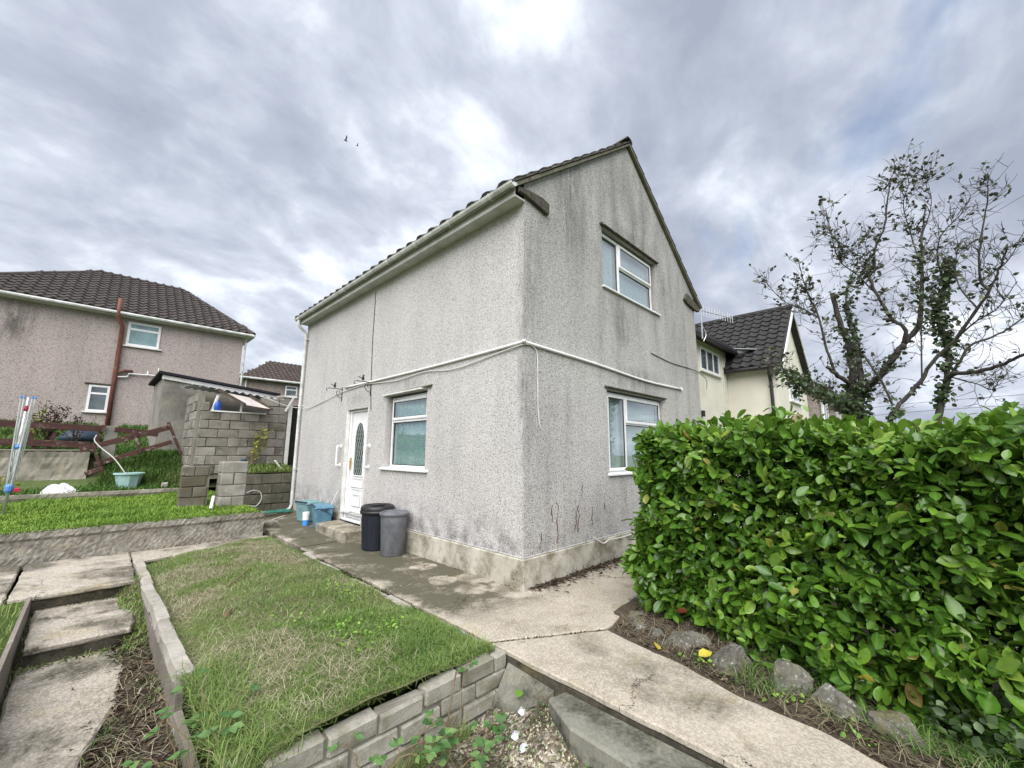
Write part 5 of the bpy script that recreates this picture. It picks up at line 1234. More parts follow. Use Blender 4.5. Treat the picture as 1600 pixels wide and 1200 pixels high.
TREE_B = [
    ([(5.71,-3.11,1.53),(5.72,-3.21,1.97),(5.72,-3.48,2.31),(5.61,-3.76,2.74),(5.5,-4.0,2.98),(5.38,-4.26,3.38),(5.27,-4.4,3.58),(5.16,-4.51,3.84),(5.04,-4.62,4.16)], 0.055, 0.012),
    ([(5.27,-4.4,3.58),(5.27,-4.34,3.74),(5.17,-4.35,4.07),(5.16,-4.45,4.56),(5.05,-4.54,4.99),(5.05,-4.52,5.18)], 0.026, 0.006),
    ([(6.12,-3.61,1.32),(6.12,-3.74,2.03),(6.11,-3.85,2.39),(6.11,-3.93,2.9),(6.11,-3.9,3.28),(6.11,-3.9,3.66),(6.2,-4.03,4.12),(6.2,-4.11,4.52)], 0.07, 0.025),
    ([(6.11,-3.85,2.37),(6.01,-3.93,2.5),(5.69,-4.17,2.47),(5.47,-4.38,2.5),(5.25,-4.59,2.59),(5.12,-4.8,2.66)], 0.055, 0.018),
    ([(6.11,-3.88,2.47),(6.2,-4.01,2.67),(6.29,-4.2,2.99),(6.36,-4.51,3.13),(6.43,-4.81,3.36),(6.5,-5.02,3.61)], 0.035, 0.01),
    ([(5.38,-4.26,3.38),(5.59,-4.15,3.8),(5.69,-4.14,4.15),(5.69,-4.22,4.56)], 0.018, 0.006),
    ([(6.01,-3.93,2.45),(5.79,-4.16,2.29),(5.68,-4.29,2.18),(5.57,-4.37,2.32)], 0.016, 0.005),
    ([(5.5,-4.0,2.98),(5.29,-4.19,3.14),(5.06,-4.43,3.27),(4.94,-4.62,3.56)], 0.02, 0.006),
    ([(6.2,-4.03,4.12),(6.3,-4.0,4.53),(6.4,-4.09,5.01),(6.38,-4.36,5.31),(6.36,-4.5,5.55)], 0.022, 0.006),
    ([(5.16,-4.51,3.84),(5.04,-4.63,3.97),(5.01,-4.82,4.36)], 0.012, 0.005),
    ([(5.72,-3.56,2.35),(5.82,-3.67,3.4),(5.91,-3.75,4.11),(5.91,-3.78,4.66)], 0.018, 0.006),
]

def grow(limbs, nm, label, leaf_n, seed, bare, ivy_spec):
    rd = random.Random(seed); r_ = np.random.default_rng(seed)
    base = limbs[0][0][0]
    t = thing(nm, (base[0], base[1], -.8), label, 'tree', 'trees behind the hedge')
    trunk = MB(); twigs = MB(); tips = []
    l0 = limbs[0]; pts0 = [(base[0] + .02, base[1], -.9)] + list(l0[0])
    for i, (pts, ra, rb_) in enumerate(limbs):
        pts = pts0 if i == 0 else pts
        sp_ = sweep(pts, 5); n = len(sp_)
        sp_ = [p + Vector((rd.uniform(-1, 1), rd.uniform(-1, 1), rd.uniform(-1, 1))) * min(.012, ra * .2) for p in sp_]
        rs = [(ra + (rb_ - ra) * k / (n - 1)) * .74 for k in range(n)]
        rs = [q * rd.uniform(.92, 1.1) for q in rs]
        if i == 0: rs[0] *= 1.35
        (trunk if ra >= .045 else twigs).tube(sp_, rs, 8 if ra > .04 else 5)
        L = sum((sp_[k + 1] - sp_[k]).length for k in range(n - 1))
        cnt = int(L * (27 if ra < .05 else 9))
        if i == 0: cnt = 2
        for q in range(cnt):
            f = rd.uniform(.12, 1.0) if ra < .07 else rd.uniform(.3, 1.0); k = min(int(f * (n - 1)), n - 2); p = sp_[k].lerp(sp_[k + 1], f * (n - 1) - k)
            d = (sp_[k + 1] - sp_[k]).normalized()
            o = Vector((rd.gauss(0, 1), rd.gauss(0, 1), rd.gauss(.25, .8))); o = (o - d * o.dot(d) * .6).normalized()
            dirn = (d * .5 + o * .95 + Vector((0, 0, .12))).normalized(); ln = rd.uniform(.18, .70) * (1 - .3 * f)
            pp = [p]
            for s_ in range(5):
                dirn = (dirn + Vector((rd.gauss(0, .22), rd.gauss(0, .22), rd.gauss(.06, .18)))).normalized(); pp.append(pp[-1] + dirn * ln / 5)
            twigs.tube(pp, [.0040, .0037, .0034, .003, .0025, .002], 4); tips.append((pp, ln))
            for c in range(rd.randint(1, 3)):
                kk = rd.randint(1, 4); d2 = (dirn + Vector((rd.gauss(0, .7), rd.gauss(0, .7), rd.gauss(.15, .5)))).normalized(); l2 = ln * rd.uniform(.25, .55)
                q2 = [pp[kk]]
                for s_ in range(3):
                    d2 = (d2 + Vector((rd.gauss(0, .2), rd.gauss(0, .2), rd.gauss(.05, .15)))).normalized(); q2.append(q2[-1] + d2 * l2 / 3)
                twigs.tube(q2, [.004, .0035, .003, .0022], 4); tips.append((q2, l2))
    mk('trunk', trunk, 'bark', t, smooth=True)
    mk('twigs', twigs, 'bark', t)
    P = []; A = []
    rd.shuffle(tips)
    for (pp, ln) in tips[:int(len(tips) * (1 - bare))]:
        for q in range(rd.randint(*leaf_n)):
            k = rd.uniform(.2, 1) * (len(pp) - 1); i0 = min(int(k), len(pp) - 2); p = pp[i0].lerp(pp[i0 + 1], k - i0)
            d = (pp[-1] - pp[0]).normalized(); P.append(p); A.append(d * .6 + Vector((rd.gauss(0, .7), rd.gauss(0, .7), rd.gauss(-.1, .5))))
    P = np.array(P); A = np.array(A); n = len(P); L = r_.uniform(.045, .095, n)
    V, T = leaf_cloud(P, A, r_.normal(size=(n, 3)) + np.array([0, 0, .7]), L, L * .75)
    np_obj('crown', V, T, 'tree_leaf', t, np.repeat(r_.uniform(0, 1, n), 8))
    P = []
    for (li, f0, f1, cnt, rad) in ivy_spec:
        sp_ = sweep(pts0 if li == 0 else limbs[li][0], 8)
        for q in range(cnt):
            f = rd.uniform(f0, f1) * (len(sp_) - 1); i0 = min(int(f), len(sp_) - 2); p = sp_[i0].lerp(sp_[i0 + 1], f - i0)
            P.append(p + Vector((rd.gauss(0, 1), rd.gauss(0, 1), rd.gauss(0, .8))).normalized() * rad * rd.random() ** .6)
    P = np.array(P); n = len(P); L = r_.uniform(.05, .10, n)
    V, T = leaf_cloud(P, r_.normal(size=(n, 3)) + np.array([0, 0, -.4]), r_.normal(size=(n, 3)) + np.array([-.6, -.2, .5]), L, L * .95)
    np_obj('ivy', V, T, 'ivy', t, np.repeat(r_.uniform(0, 1, n), 8))
    return t
grow(TREE_A, 'fruit_tree', 'old pruned tree with sawn stubs and ivy at its foot behind the hedge', (1, 3), 5, .50,
     [(0, .3, 1, 800, .24), (1, 0, .7, 180, .11), (2, 0, 1, 240, .12), (9, .0, .9, 380, .2), (10, 0, .9, 300, .18), (3, 0, .8, 120, .11), (16, 0, 1, 150, .22)])
grow(TREE_B, 'fruit_tree', 'sparser tree with an ivy-covered upright stem at the right behind the hedge', (1, 3), 9, .80,
     [(2, .15, 1, 620, .14), (2, .5, .95, 240, .24), (0, .1, .35, 60, .1), (10, .3, 1, 80, .13)])

# ------------------------------------------------------------------ laurel hedge
HEX0, HEX1, HEY0, HEY1, HEZ = .32, 1.70, -5.6, -1.27, 1.45
hedge = thing('hedge', (1.0, -3.0, -.35), 'clipped glossy laurel hedge on the right of the path', 'hedge')
def hedge_shell(n, depth, face_bias):
    """points near the outside of a rounded, bulging box, with outward normals"""
    out_p, out_n = [], []
    while len(out_p) < n:
        u = rng.uniform(0, 1); y = rng.uniform(HEY0, HEY1 + .12); zb = -.27 - .26 * sstep(-2.0, -3.2, np.array(y)) + .06 * math.sin(y * 3.7)
        if u < .56:    p = np.array([HEX0, y, rng.uniform(zb, HEZ)]); nn_ = np.array([-1, 0, 0.])
        elif u < .72:  p = np.array([rng.uniform(HEX0, HEX1), HEY1, rng.uniform(zb, HEZ)]); nn_ = np.array([0, 1, 0.])
        elif u < .96:  p = np.array([rng.uniform(HEX0, HEX1), y, HEZ]); nn_ = np.array([0, 0, 1.])
        else:          p = np.array([HEX1, y, rng.uniform(zb, HEZ)]); nn_ = np.array([1, 0, 0.])
        # round the edges
        c = np.array([np.clip(p[0], HEX0 + .22, HEX1 - .22), min(p[1], HEY1 - .22), min(p[2], HEZ - .16)])
        d = p - c; m_ = np.linalg.norm(d)
        if m_ > 1e-4:
            nn_ = d / m_; p = c + nn_ * np.array([.22, .22, .18])
        bulge = .055 * math.sin(p[1] * 4.1 + p[2] * 3.3) + .05 * math.sin(p[1] * 9.3 - p[2] * 7.1 + p[0] * 6) + .03 * math.sin(p[2] * 15 + p[1] * 5)
        low = max(0, (.05 - p[2])) * .10
        p = p + nn_ * (bulge + rng.exponential(.016)) - nn_ * depth * rng.uniform(0, 1) ** 1.25 - np.array([-1, 0, 0]) * low * (abs(nn_[0]) > .5)
        out_p.append(p); out_n.append(nn_)
    return np.array(out_p), np.array(out_n)
P, N0 = hedge_shell(27000, .34, 1)
P[:, 2] -= .07 * sstep(-2.6, -3.8, P[:, 1]) * sstep(.6, 1.4, P[:, 2])
P[:, 0] -= (.05 + .13 * sstep(-1.4, -2.6, P[:, 1])) * sstep(.5, -.2, P[:, 2])
n = len(P)
tang = rng.normal(size=(n, 3))
A = unit(N0 * .65 + tang * .75 + np.array([0, 0, .05]))
NN = unit(N0 * .45 + np.array([0, 0, .85]) + rng.normal(size=(n, 3)) * .55)
L = rng.uniform(.055, .130, n) * (1 + .15 * rng.normal(size=n)).clip(.6, 1.4); Wd = L * rng.uniform(.50, .62, n)
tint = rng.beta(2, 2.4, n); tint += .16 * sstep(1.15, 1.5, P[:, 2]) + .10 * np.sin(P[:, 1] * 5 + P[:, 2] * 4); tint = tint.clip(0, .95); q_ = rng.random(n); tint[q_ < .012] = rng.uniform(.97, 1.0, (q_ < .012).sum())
curl = rng.uniform(-.05, .25, n)
camv = np.array(CAM)
# the 300 leaves that show largest become single leaves; the rest is one mass
d_ = np.linalg.norm(P - camv, axis=1)
outer = np.einsum('ij,ij->i', P - np.array([HEX0, 0, 0]), N0) > -0.05
vis = (N0[:, 0] < -.3) & (P[:, 0] < .36) & (P[:, 1] > -3.9)
face = np.abs(np.einsum('ij,ij->i', unit(camv - P), unit(NN - A * np.einsum('ij,ij->i', NN, A)[:, None])))
score = np.where(vis, L * L * face / d_ ** 2, 0)
top = np.argsort(-score)[:300]
rest = np.ones(n, bool); rest[top] = False
V, T = leaf_cloud(P[rest], A[rest], NN[rest], L[rest], Wd[rest], curl[rest], BIG, BIG_T)
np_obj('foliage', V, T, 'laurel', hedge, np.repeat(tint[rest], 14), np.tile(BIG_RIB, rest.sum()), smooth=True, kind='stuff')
leaf_me = []
for k_ in range(8):
    l = BIG.copy(); l[:, 1] *= rng.uniform(.52, .62); l[:, 2] += -(l[:, 0] ** 2) * rng.uniform(-.05, .25)
    me = mesh_from('leaf', l, [tuple(int(v) for v in q) for q in BIG_T], MT['laurel_piece'], smooth=True)
    a_ = me.attributes.new('rib', 'FLOAT', 'POINT'); a_.data.foreach_set('value', BIG_RIB.astype(np.float32)); leaf_me.append(me)
for q, i in enumerate(top):
    a = Vector(A[i]).normalized(); nv = Vector(NN[i]); nv = (nv - a * nv.dot(a)).normalized(); b = nv.cross(a)
    mtx = Matrix((a, b, nv)).transposed()
    piece('leaf', leaf_me[q % 8], hedge, P[i], mtx.to_euler(), (L[i] * 1.1,) * 3)
# inner leaves in the shade and the stems that carry them
P2 = np.stack([rng.uniform(HEX0 + .18, HEX1 - .2, 9000), rng.uniform(HEY0 + .2, HEY1 - .2, 9000), rng.uniform(-.05, HEZ - .2, 9000)], 1)
L2 = rng.uniform(.07, .13, 9000)
V, T = leaf_cloud(P2, rng.normal(size=(9000, 3)), rng.normal(size=(9000, 3)) + np.array([0, 0, .6]), L2, L2 * .55)
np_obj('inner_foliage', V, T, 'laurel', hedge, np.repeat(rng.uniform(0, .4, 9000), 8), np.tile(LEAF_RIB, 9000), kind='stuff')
stm = MB()
for i in range(34):
    y0 = HEY1 - .25 - i * .128 + random.uniform(-.05, .05); x0 = random.uniform(.95, 1.35); p = Vector((x0, y0, -.42)); pts = [p]
    d = Vector((random.uniform(-.18, .2), random.uniform(-.25, .25), 1)).normalized()
    for s_ in range(7):
        d = (d + Vector((random.gauss(0, .14), random.gauss(0, .14), .1))).normalized(); pts.append(pts[-1] + d * .26)
    stm.tube(pts, [.026, .022, .019, .016, .012, .009, .007, .005], 6)
    for c in range(5):
        q0 = pts[random.randint(1, 6)]; d2 = Vector((random.uniform(-.8, .4), random.gauss(0, .6), random.uniform(.0, .8))).normalized()
        stm.tube([q0, q0 + d2 * .2, q0 + d2 * .38 + Vector((0, 0, .05))], [.010, .007, .004], 5)
mk('stems', stm, 'darkstem', hedge, smooth=True)

# ------------------------------------------------------------------ stones along the hedge foot
from mathutils import noise as mnoise
def rock_mesh(sx, sy, sz, seed, sub=4):
    bm_ = bmesh.new(); bmesh.ops.create_icosphere(bm_, subdivisions=sub, radius=1.0); rd = random.Random(seed)
    pl = [(Vector((rd.gauss(0, 1), rd.gauss(0, 1), rd.gauss(.2, .8))).normalized(), rd.uniform(.5, .86)) for q in range(13)]
    for v in bm_.verts:
        for (nn_, dd) in pl:
            e_ = v.co.dot(nn_) - dd
            if e_ > 0: v.co -= nn_ * e_ * .96
        q_ = v.co * 2.2 + Vector((seed, seed * 2, 0))
        v.co += v.co.normalized() * (.10 * mnoise.noise(q_) + .06 * mnoise.noise(q_ * 2.7) + .035 * mnoise.noise(q_ * 6.1))
        v.co = Vector((v.co.x * sx, v.co.y * sy, v.co.z * sz))
    me = bpy.data.meshes.new('rock'); bm_.to_mesh(me); bm_.free(); me.materials.append(MT['rock'])
    return me
ROCKS = [(.10, -1.42, .10, .09, .10, 'small pale stone at the far end of the row under the hedge'),
         (.02, -1.62, .09, .10, .085, 'second small stone from the far end under the hedge'),
         (.04, -1.86, .17, .15, .15, 'lichened rock third from the far end under the hedge'),
         (-.02, -2.22, .16, .18, .16, 'big mottled rock beside the yellow leaf under the hedge'),
         (-.07, -2.60, .15, .15, .14, 'rounded grey rock in the middle of the row under the hedge'),
         (-.10, -2.90, .16, .14, .12, 'dark mossy rock second nearest the camera under the hedge'),
         (-.10, -3.15, .14, .12, .12, 'mossy rock nearest the camera at the hedge foot'),
         (.28, -1.30, .14, .13, .12, 'shaded rock tucked under the far corner of the hedge')]
for i, (x, y, a, b, c, lb) in enumerate(ROCKS):
    o = put(bpy.data.objects.new('rock', rock_mesh(a * 1.15, b * 1.15, c * 1.15, 20 + i)), None, (x - .02, y, -.42 + c * .26)); o.rotation_euler = (random.uniform(-.2, .2), random.uniform(-.2, .2), random.uniform(0, 6))
    tag(o, lb, 'rock', 'stones along the hedge foot')

# ------------------------------------------------------------------ grass
def scatter(n, x0, x1, y0, y1, fn, keep=None):
    X = rng.uniform(x0, x1, n); Y = rng.uniform(y0, y1, n)
    if keep is not None:
        k = keep(X, Y); X, Y = X[k], Y[k]
    return np.stack([X, Y, fn(X, Y) - .004], 1)
def grass(name, P, h0, h1, w, l0, l1, mat, label, cat='grass', clump=None, tint_fn=None):
    n = len(P); h = rng.uniform(h0, h1, n)
    if clump is not None: h *= clump(P[:, 0], P[:, 1])
    V, T = blades(P, h, np.full(n, w) * rng.uniform(.7, 1.3, n), rng.uniform(l0, l1, n))
    tn = rng.beta(2, 2, n) if tint_fn is None else np.clip(tint_fn(P[:, 0], P[:, 1]) + rng.normal(0, .16, n), 0, 1)
    return np_obj(name, V, T, mat, None, np.repeat(tn, 5), label=label, cat=cat, kind='stuff')
patch = lambda X, Y: np.clip(.5 + lumps(X, Y, 3.2, .9, 41), 0, 1)
bedk = lambda X, Y: (rng.random(len(X)) < .16 + .84 * sstep(.28, .62, patch(X, Y) + .35 * sstep(3.0, 4.6, Y) + .25 * sstep(-1.7, -1.3, X) + .35 * sstep(-.2, -.8, Y))) & ~((Y > 4.6) & (X < -2.2 + (Y - 4.6) * 1.2))
Pb = np.concatenate([scatter(68000, -3.0, -1.22, -.82, 5.2, bed_fn, bedk), scatter(34000, -3.0, -1.22, -.84, .6, bed_fn, bedk)])
grass('bed_grass', Pb, .022, .068, .0021, .35, 1.2, 'rough_grass', 'rough green grass growing over the raised bed', clump=lambda X, Y: .55 + .8 * patch(X + 3, Y * 1.3), tint_fn=lambda X, Y: .16 + .42 * (1 - patch(X * 1.7, Y * 1.7 + 5)))
kp = lambda X, Y: (rng.random(len(X)) < .12 + .85 * sstep(.55, .15, patch(X, Y))) & ~((Y > 4.5) & (X < -2.2 + (Y - 4.6) * 1.2))
Ps = scatter(24000, -2.95, -1.3, -.75, 4.8, bed_fn, kp)
n = len(Ps); V, T = blades(Ps + np.array([0, 0, .012]), rng.uniform(.03, .13, n), np.full(n, .0014), rng.uniform(1.1, 1.55, n))
np_obj('straw', V, T, 'straw', None, np.repeat(rng.uniform(0, 1, n), 5), label='dead straw lying among the grass of the bed', cat='straw', kind='stuff')
# long grass spilling over the front left corner and over the edges of the bed
Pe = np.concatenate([scatter(2600, -3.06, -2.7, -.9, .45, lambda X, Y: np.full_like(X, -.37)), scatter(900, -2.9, -1.25, -.80, -.70, lambda X, Y: np.full_like(X, -.35)), scatter(700, -2.6, -1.6, -.99, -.93, front_fn)])
grass('corner_grass', Pe, .07, .22, .0022, .5, 1.25, 'rough_grass', 'long grass spilling over the front corner of the bed wall')
Pl = scatter(68000, -7.5, -1.30, 5.58, 9.36, lawn_fn)
grass('lawn', Pl, .05, .13, .005, .3, 1.0, 'lawn', 'bright green uncut lawn above the concrete wall', clump=lambda X, Y: .45 + 1.0 * patch(X * 1.3, Y * 1.3 + 9), tint_fn=lambda X, Y: .25 + .45 * patch(X * .9 + 4, Y * .9))
ov = scatter(2600, -7.5, -1.3, 5.50, 5.60, lambda X, Y: np.full_like(X, .06)); n_o = len(ov)
V, T = blades(ov, rng.uniform(.05, .14, n_o), np.full(n_o, .004), rng.uniform(.6, 1.5, n_o), rng.normal(-math.pi / 2, .6, n_o))
np_obj('lawn_fringe', V, T, 'lawn', None, np.repeat(rng.uniform(0, 1, n_o), 5), label='fringe of grass hanging over the lawn retaining wall', cat='grass', kind='stuff')
Pk = scatter(26000, -6.5, -1.55, 9.45, 12.5, bank_fn, lambda X, Y: ~((X < -3.9) & (Y < 11)) | (rng.random(len(X)) < .3))
grass('bank_grass', Pk, .06, .22, .007, .3, 1.1, 'bank_grass', 'dark rough grass on the bank below the fence')
Pk = scatter(14000, -9, -1.5, 11.1, 17.3, bank_fn)
grass('upper_grass', Pk, .08, .25, .010, .3, 1.0, 'bank_grass', 'rough grass between the fence and the pinkish house')
Pk = scatter(7000, -6.5, -4.0, -1.2, 3.5, left_fn)
grass('side_grass', Pk, .05, .14, .0028, .3, 1.0, 'rough_grass', 'grass on the left beside the steps')
Pk = scatter(2200, -1.28, .1, 8.25, 9.3, lambda X, Y: .68 + .12 * sstep(8.3, 9.2, Y))
grass('terrace_grass', Pk, .05, .18, .006, .3, 1.1, 'rough_grass', 'mossy grass on top of the wall in front of the shed')
Pk = np.concatenate([scatter(1200, -3.28, -3.08, 2.0, 3.6, dirt_fn), scatter(500, -3.9, -3.2, 2.22, 2.27, lambda X, Y: np.full_like(X, -.68)), scatter(420, -3.95, -3.88, -.5, 3.4, dirt_fn)])
grass('step_weeds', Pk, .03, .10, .003, .3, 1.1, 'rough_grass', 'tufts of grass along the edges of the steps')
Pk = scatter(2600, -.35, .75, -3.7, -2.3, strip_fn, lambda X, Y: rng.random(len(X)) < .12 + .8 * sstep(.4, .7, patch(X * 2, Y * 2)))
grass('hedge_grass', Pk, .05, .20, .0026, .6, 1.4, 'bank_grass', 'thin dark grass among the rocks below the hedge')

# litter: short stems and dead leaves
def litter(name, P, l0, l1, mat, label, cat='litter'):
    n = len(P); L_ = rng.uniform(l0, l1, n); A_ = rng.normal(size=(n, 3)) * np.array([1, 1, .25])
    V, T = leaf_cloud(P + np.array([0, 0, .012]), A_, rng.normal(size=(n, 3)) * .5 + np.array([0, 0, 1]), L_, L_ * np.where(rng.random(n) < .7, rng.uniform(.04, .10, n), rng.uniform(.3, .6, n) * .6))
    return np_obj(name, V, T, mat, None, np.repeat(rng.beta(1.2, 1.6, n), 8), label=label, cat=cat, kind='stuff')
edge_k = lambda X, Y: X > np.interp(-Y, [1.2, 1.62, 2.0, 2.42, 2.85, 3.3, 4], [-.10, -.28, -.34, -.48, -.51, -.66, -.75])
litter('leaf_litter', scatter(7000, -.8, 1.3, -3.9, -1.22, strip_fn, edge_k), .02, .075, 'litter', 'brown leaf litter under the hedge')
litter('twig_litter', np.concatenate([scatter(4200, -3.6, -3.1, -1.2, 2.4, dirt_fn), scatter(300, -3.9, -3.2, 2.2, 2.27, dirt_fn)]), .02, .10, 'litter', 'dead stems and leaves beside the steps')
litter('wall_litter', np.stack([rng.uniform(.05, 2.6, 1500), -.05 - rng.exponential(.06, 1500), np.full(1500, -.345)], 1), .02, .09, 'litter', 'dry stems heaped at the foot of the gable wall')
litter('path_litter', np.concatenate([np.stack([rng.uniform(-1.0, -.1, 160), rng.uniform(3.5, 7.0, 160), np.full(160, -.318) + 0], 1), np.stack([rng.uniform(-1.2, .2, 60), rng.uniform(-3, 3, 60), np.full(60, -.345)], 1)]), .01, .04, 'litter', 'scattered bits of dead leaf on the path')
litter('gravel_litter', scatter(1500, -2.9, -1.2, -2.4, -.95, front_fn), .015, .06, 'litter', 'dead leaf bits on the gravelly ground')
n_s = scatter(800, -3.62, -3.10, -1.2, 2.3, dirt_fn); V, T = blades(n_s + np.array([0, 0, .015]), rng.uniform(.05, .20, len(n_s)), np.full(len(n_s), .0017), rng.uniform(1.1, 1.6, len(n_s)))
np_obj('dead_stems', V, T, 'straw', None, np.repeat(rng.uniform(0, 1, len(n_s)), 5), label='pale dead stems lying on the soil beside the steps', cat='stems', kind='stuff')
n_s = scatter(1500, -.75, .5, -3.6, -1.25, strip_fn, edge_k); V, T = blades(n_s + np.array([0, 0, .012]), rng.uniform(.05, .18, len(n_s)), np.full(len(n_s), .0013), rng.uniform(1.2, 1.6, len(n_s)))
np_obj('pine_straw', V, T, 'straw', None, np.repeat(rng.uniform(0, .6, len(n_s)), 5), label='fine dry stalks on the soil between rocks and path', cat='straw', kind='stuff')
Pk = scatter(900, -3.5, -3.08, -1.0, 2.3, dirt_fn, lambda X, Y: patch(X * 3, Y * 3) > .5)
grass('soil_weeds', Pk, .03, .12, .003, .4, 1.2, 'bank_grass', 'green weeds on the soil between steps and edging wall')
# pebbles
Pp = scatter(5200, -2.6, -1.19, -2.7, -.95, front_fn, lambda X, Y: (patch(X * 1.5, Y * 1.5 + 2) > .3) & ~((X > -1.45) & (Y > -1.4)))
ico = np.array([[1, 0, 0], [-1, 0, 0], [0, 1, 0], [0, -1, 0], [0, 0, 1], [0, 0, -1]], float); it_ = np.array([[0, 2, 4], [2, 1, 4], [1, 3, 4], [3, 0, 4], [2, 0, 5], [1, 2, 5], [3, 1, 5], [0, 3, 5]])
n = len(Pp); sc_ = rng.uniform(.004, .012, (n, 1, 1)) * rng.uniform(.6, 1.3, (n, 1, 3)); th = rng.uniform(0, 6.28, n); ct, st_ = np.cos(th), np.sin(th)
Vp = ico[None] * sc_; Vp = np.stack([Vp[..., 0] * ct[:, None] - Vp[..., 1] * st_[:, None], Vp[..., 0] * st_[:, None] + Vp[..., 1] * ct[:, None], Vp[..., 2]], -1) + Pp[:, None, :] + np.array([0, 0, .004])
np_obj('gravel', Vp.reshape(-1, 3), ((np.arange(n) * 6)[:, None, None] + it_[None]).reshape(-1, 3), 'straw', None, np.repeat(rng.uniform(.3, 1, n), 6), label='pale gravel in front of the low block wall', cat='gravel', kind='stuff')

# moss and grit in the joints of the path
def seam(a, b, n, w, z):
    t = rng.uniform(0, 1, n)[:, None]; P_ = np.array(a) * (1 - t) + np.array(b) * t + rng.normal(size=(n, 2)) * w
    return np.concatenate([P_, np.full((n, 1), z)], 1)
seams = np.concatenate([seam((-1.15, -.69), (-.24, -1.24), 420, .008, -.356), seam((-.02, -.30), (.63, -1.0), 200, .008, -.356), seam((-1.13, 1.105), (-.02, .988), 200, .008, -.352), seam((-1.13, 3.955), (-.03, 3.955), 160, .01, -.34),
    seam((-1.16, -.6), (-1.14, 3.9), 700, .012, -.36), seam((-.04, 0), (-.04, 4.0), 420, .008, -.346), seam((-.5, 3.7), (-.5, 5.0), 120, .012, -.33), seam((-3.9, 3.5), (-3.15, 3.5), 200, .012, -.49), seam((-3.9, 2.26), (-3.2, 2.26), 240, .014, -.69)])
leafy_n = len(seams); Ls = rng.uniform(.006, .018, leafy_n)
V, T = leaf_cloud(seams, rng.normal(size=(leafy_n, 3)), rng.normal(size=(leafy_n, 3)) + np.array([0, 0, .5]), Ls, Ls * .7)
np_obj('joint_moss', V, T, 'seam_moss', None, np.repeat(rng.uniform(0, 1, leafy_n), 8), label='dark moss and grit packed in the joints of the path', cat='moss', kind='stuff')
# ------------------------------------------------------------------ small plants
def leafy(name, P, l0, l1, mat, label, cat, up_=.8, wr=.9, parent=None, **k):
    n = len(P); L_ = rng.uniform(l0, l1, n)
    V, T = leaf_cloud(P, rng.normal(size=(n, 3)) * np.array([1, 1, .5]), rng.normal(size=(n, 3)) * .5 + np.array([0, 0, up_]), L_, L_ * wr)
    o = np_obj(name, V, T, mat, parent, np.repeat(rng.uniform(0, 1, n), 8), **k)
    if parent is None: tag(o, label, cat)
    return o
def gauss(n, c, s): return np.array(c) + rng.normal(size=(n, 3)) * np.array(s)
leafy('bright_weed', np.concatenate([gauss(190, (-1.98, .15, -.27), (.09, .22, .022)), gauss(90, (-1.72, .05, -.28), (.10, .10, .02)), gauss(60, (-2.2, .75, -.29), (.12, .2, .015))]), .02, .042, 'weed', 'patch of bright green weed in the middle of the bed', 'weed', kind='stuff')
leafy('bright_weed', gauss(120, (-1.55, 1.45, -.29), (.14, .25, .02)), .015, .035, 'weed', 'bright weed patch in the bed near the path', 'weed', kind='stuff')
gz = scatter(520, -2.0, -1.2, -2.6, -1.0, front_fn); gz[:, 2] += rng.uniform(.005, .04, len(gz))
leafy('gravel_weed', gz, .010, .026, 'bramble', 'tiny green seedlings on the gravel by the path', 'weed', kind='stuff')
hz_ = np.concatenate([gauss(26, (-.22, -2.05, -.33), (.05, .05, .015)), gauss(20, (-.32, -2.62, -.34), (.05, .05, .015)), gauss(24, (-.42, -3.0, -.34), (.06, .05, .015))])
leafy('hedge_weed', hz_, .015, .04, 'weed', 'little green seedlings beside the rocks', 'weed', kind='stuff')
def shrub(nm, loc, n_st, h, spread, n_leaf, l0, l1, mat, stem, label, cat):
    t = thing(nm, loc, label, cat); st_ = MB(); P_l = []
    for i in range(n_st):
        d = Vector((random.gauss(0, spread), random.gauss(0, spread), 1)).normalized(); p = Vector(loc); pts = [p]
        for s_ in range(5):
            d = (d + Vector((random.gauss(0, .12), random.gauss(0, .12), .05))).normalized(); pts.append(pts[-1] + d * h * random.uniform(.7, 1) / 5)
        st_.tube(pts, [.010, .008, .007, .006, .005, .003], 5)
        for q in range(n_leaf // n_st):
            k = random.uniform(.25, 1) * 5; i0 = min(int(k), 4); P_l.append(pts[i0].lerp(pts[i0 + 1], k - i0) + Vector((random.gauss(0, .03), random.gauss(0, .03), random.gauss(0, .03))))
    mk('stems', st_, stem, t)
    leafy('leaves', np.array(P_l), l0, l1, mat, None, None, parent=t, wr=.7)
    return t
shrub('purple_shrub', (-4.50, 11.6, 1.3), 16, 1.2, .25, 420, .04, .09, 'purple_shrub', 'darkstem', 'dark purple leaved shrub behind the red rail fence', 'shrub')
shrub('purple_shrub', (-4.02, 11.7, 1.3), 9, 1.0, .3, 160, .03, .07, 'purple_shrub', 'darkstem', 'thin purple shrub nearer the lower window behind the rail fence', 'shrub')
shrub('yellow_shrub', (-4.85, 11.65, 1.3), 8, 1.05, .25, 240, .04, .08, 'yellow_shrub', 'stem', 'yellow-green shrub behind the rail fence beside the purple one', 'shrub')
shrub('yellow_shrub', (-4.95, 9.7, .28), 10, .48, .6, 190, .05, .10, 'yellow_shrub', 'stem', 'low yellow-green plant beside the airer and the plastic sheet', 'plant')
shrub('dark_shrub', (-5.9, 11.4, 1.2), 12, .9, .3, 420, .05, .10, 'ivy', 'darkstem', 'dark green bush at the left end of the rail fence', 'shrub')
shrub('wall_sapling', (-.72, 9.1, .74), 6, 1.35, .16, 110, .06, .11, 'yellow_shrub', 'stem', 'yellow-green sapling growing against the shed wall', 'plant')
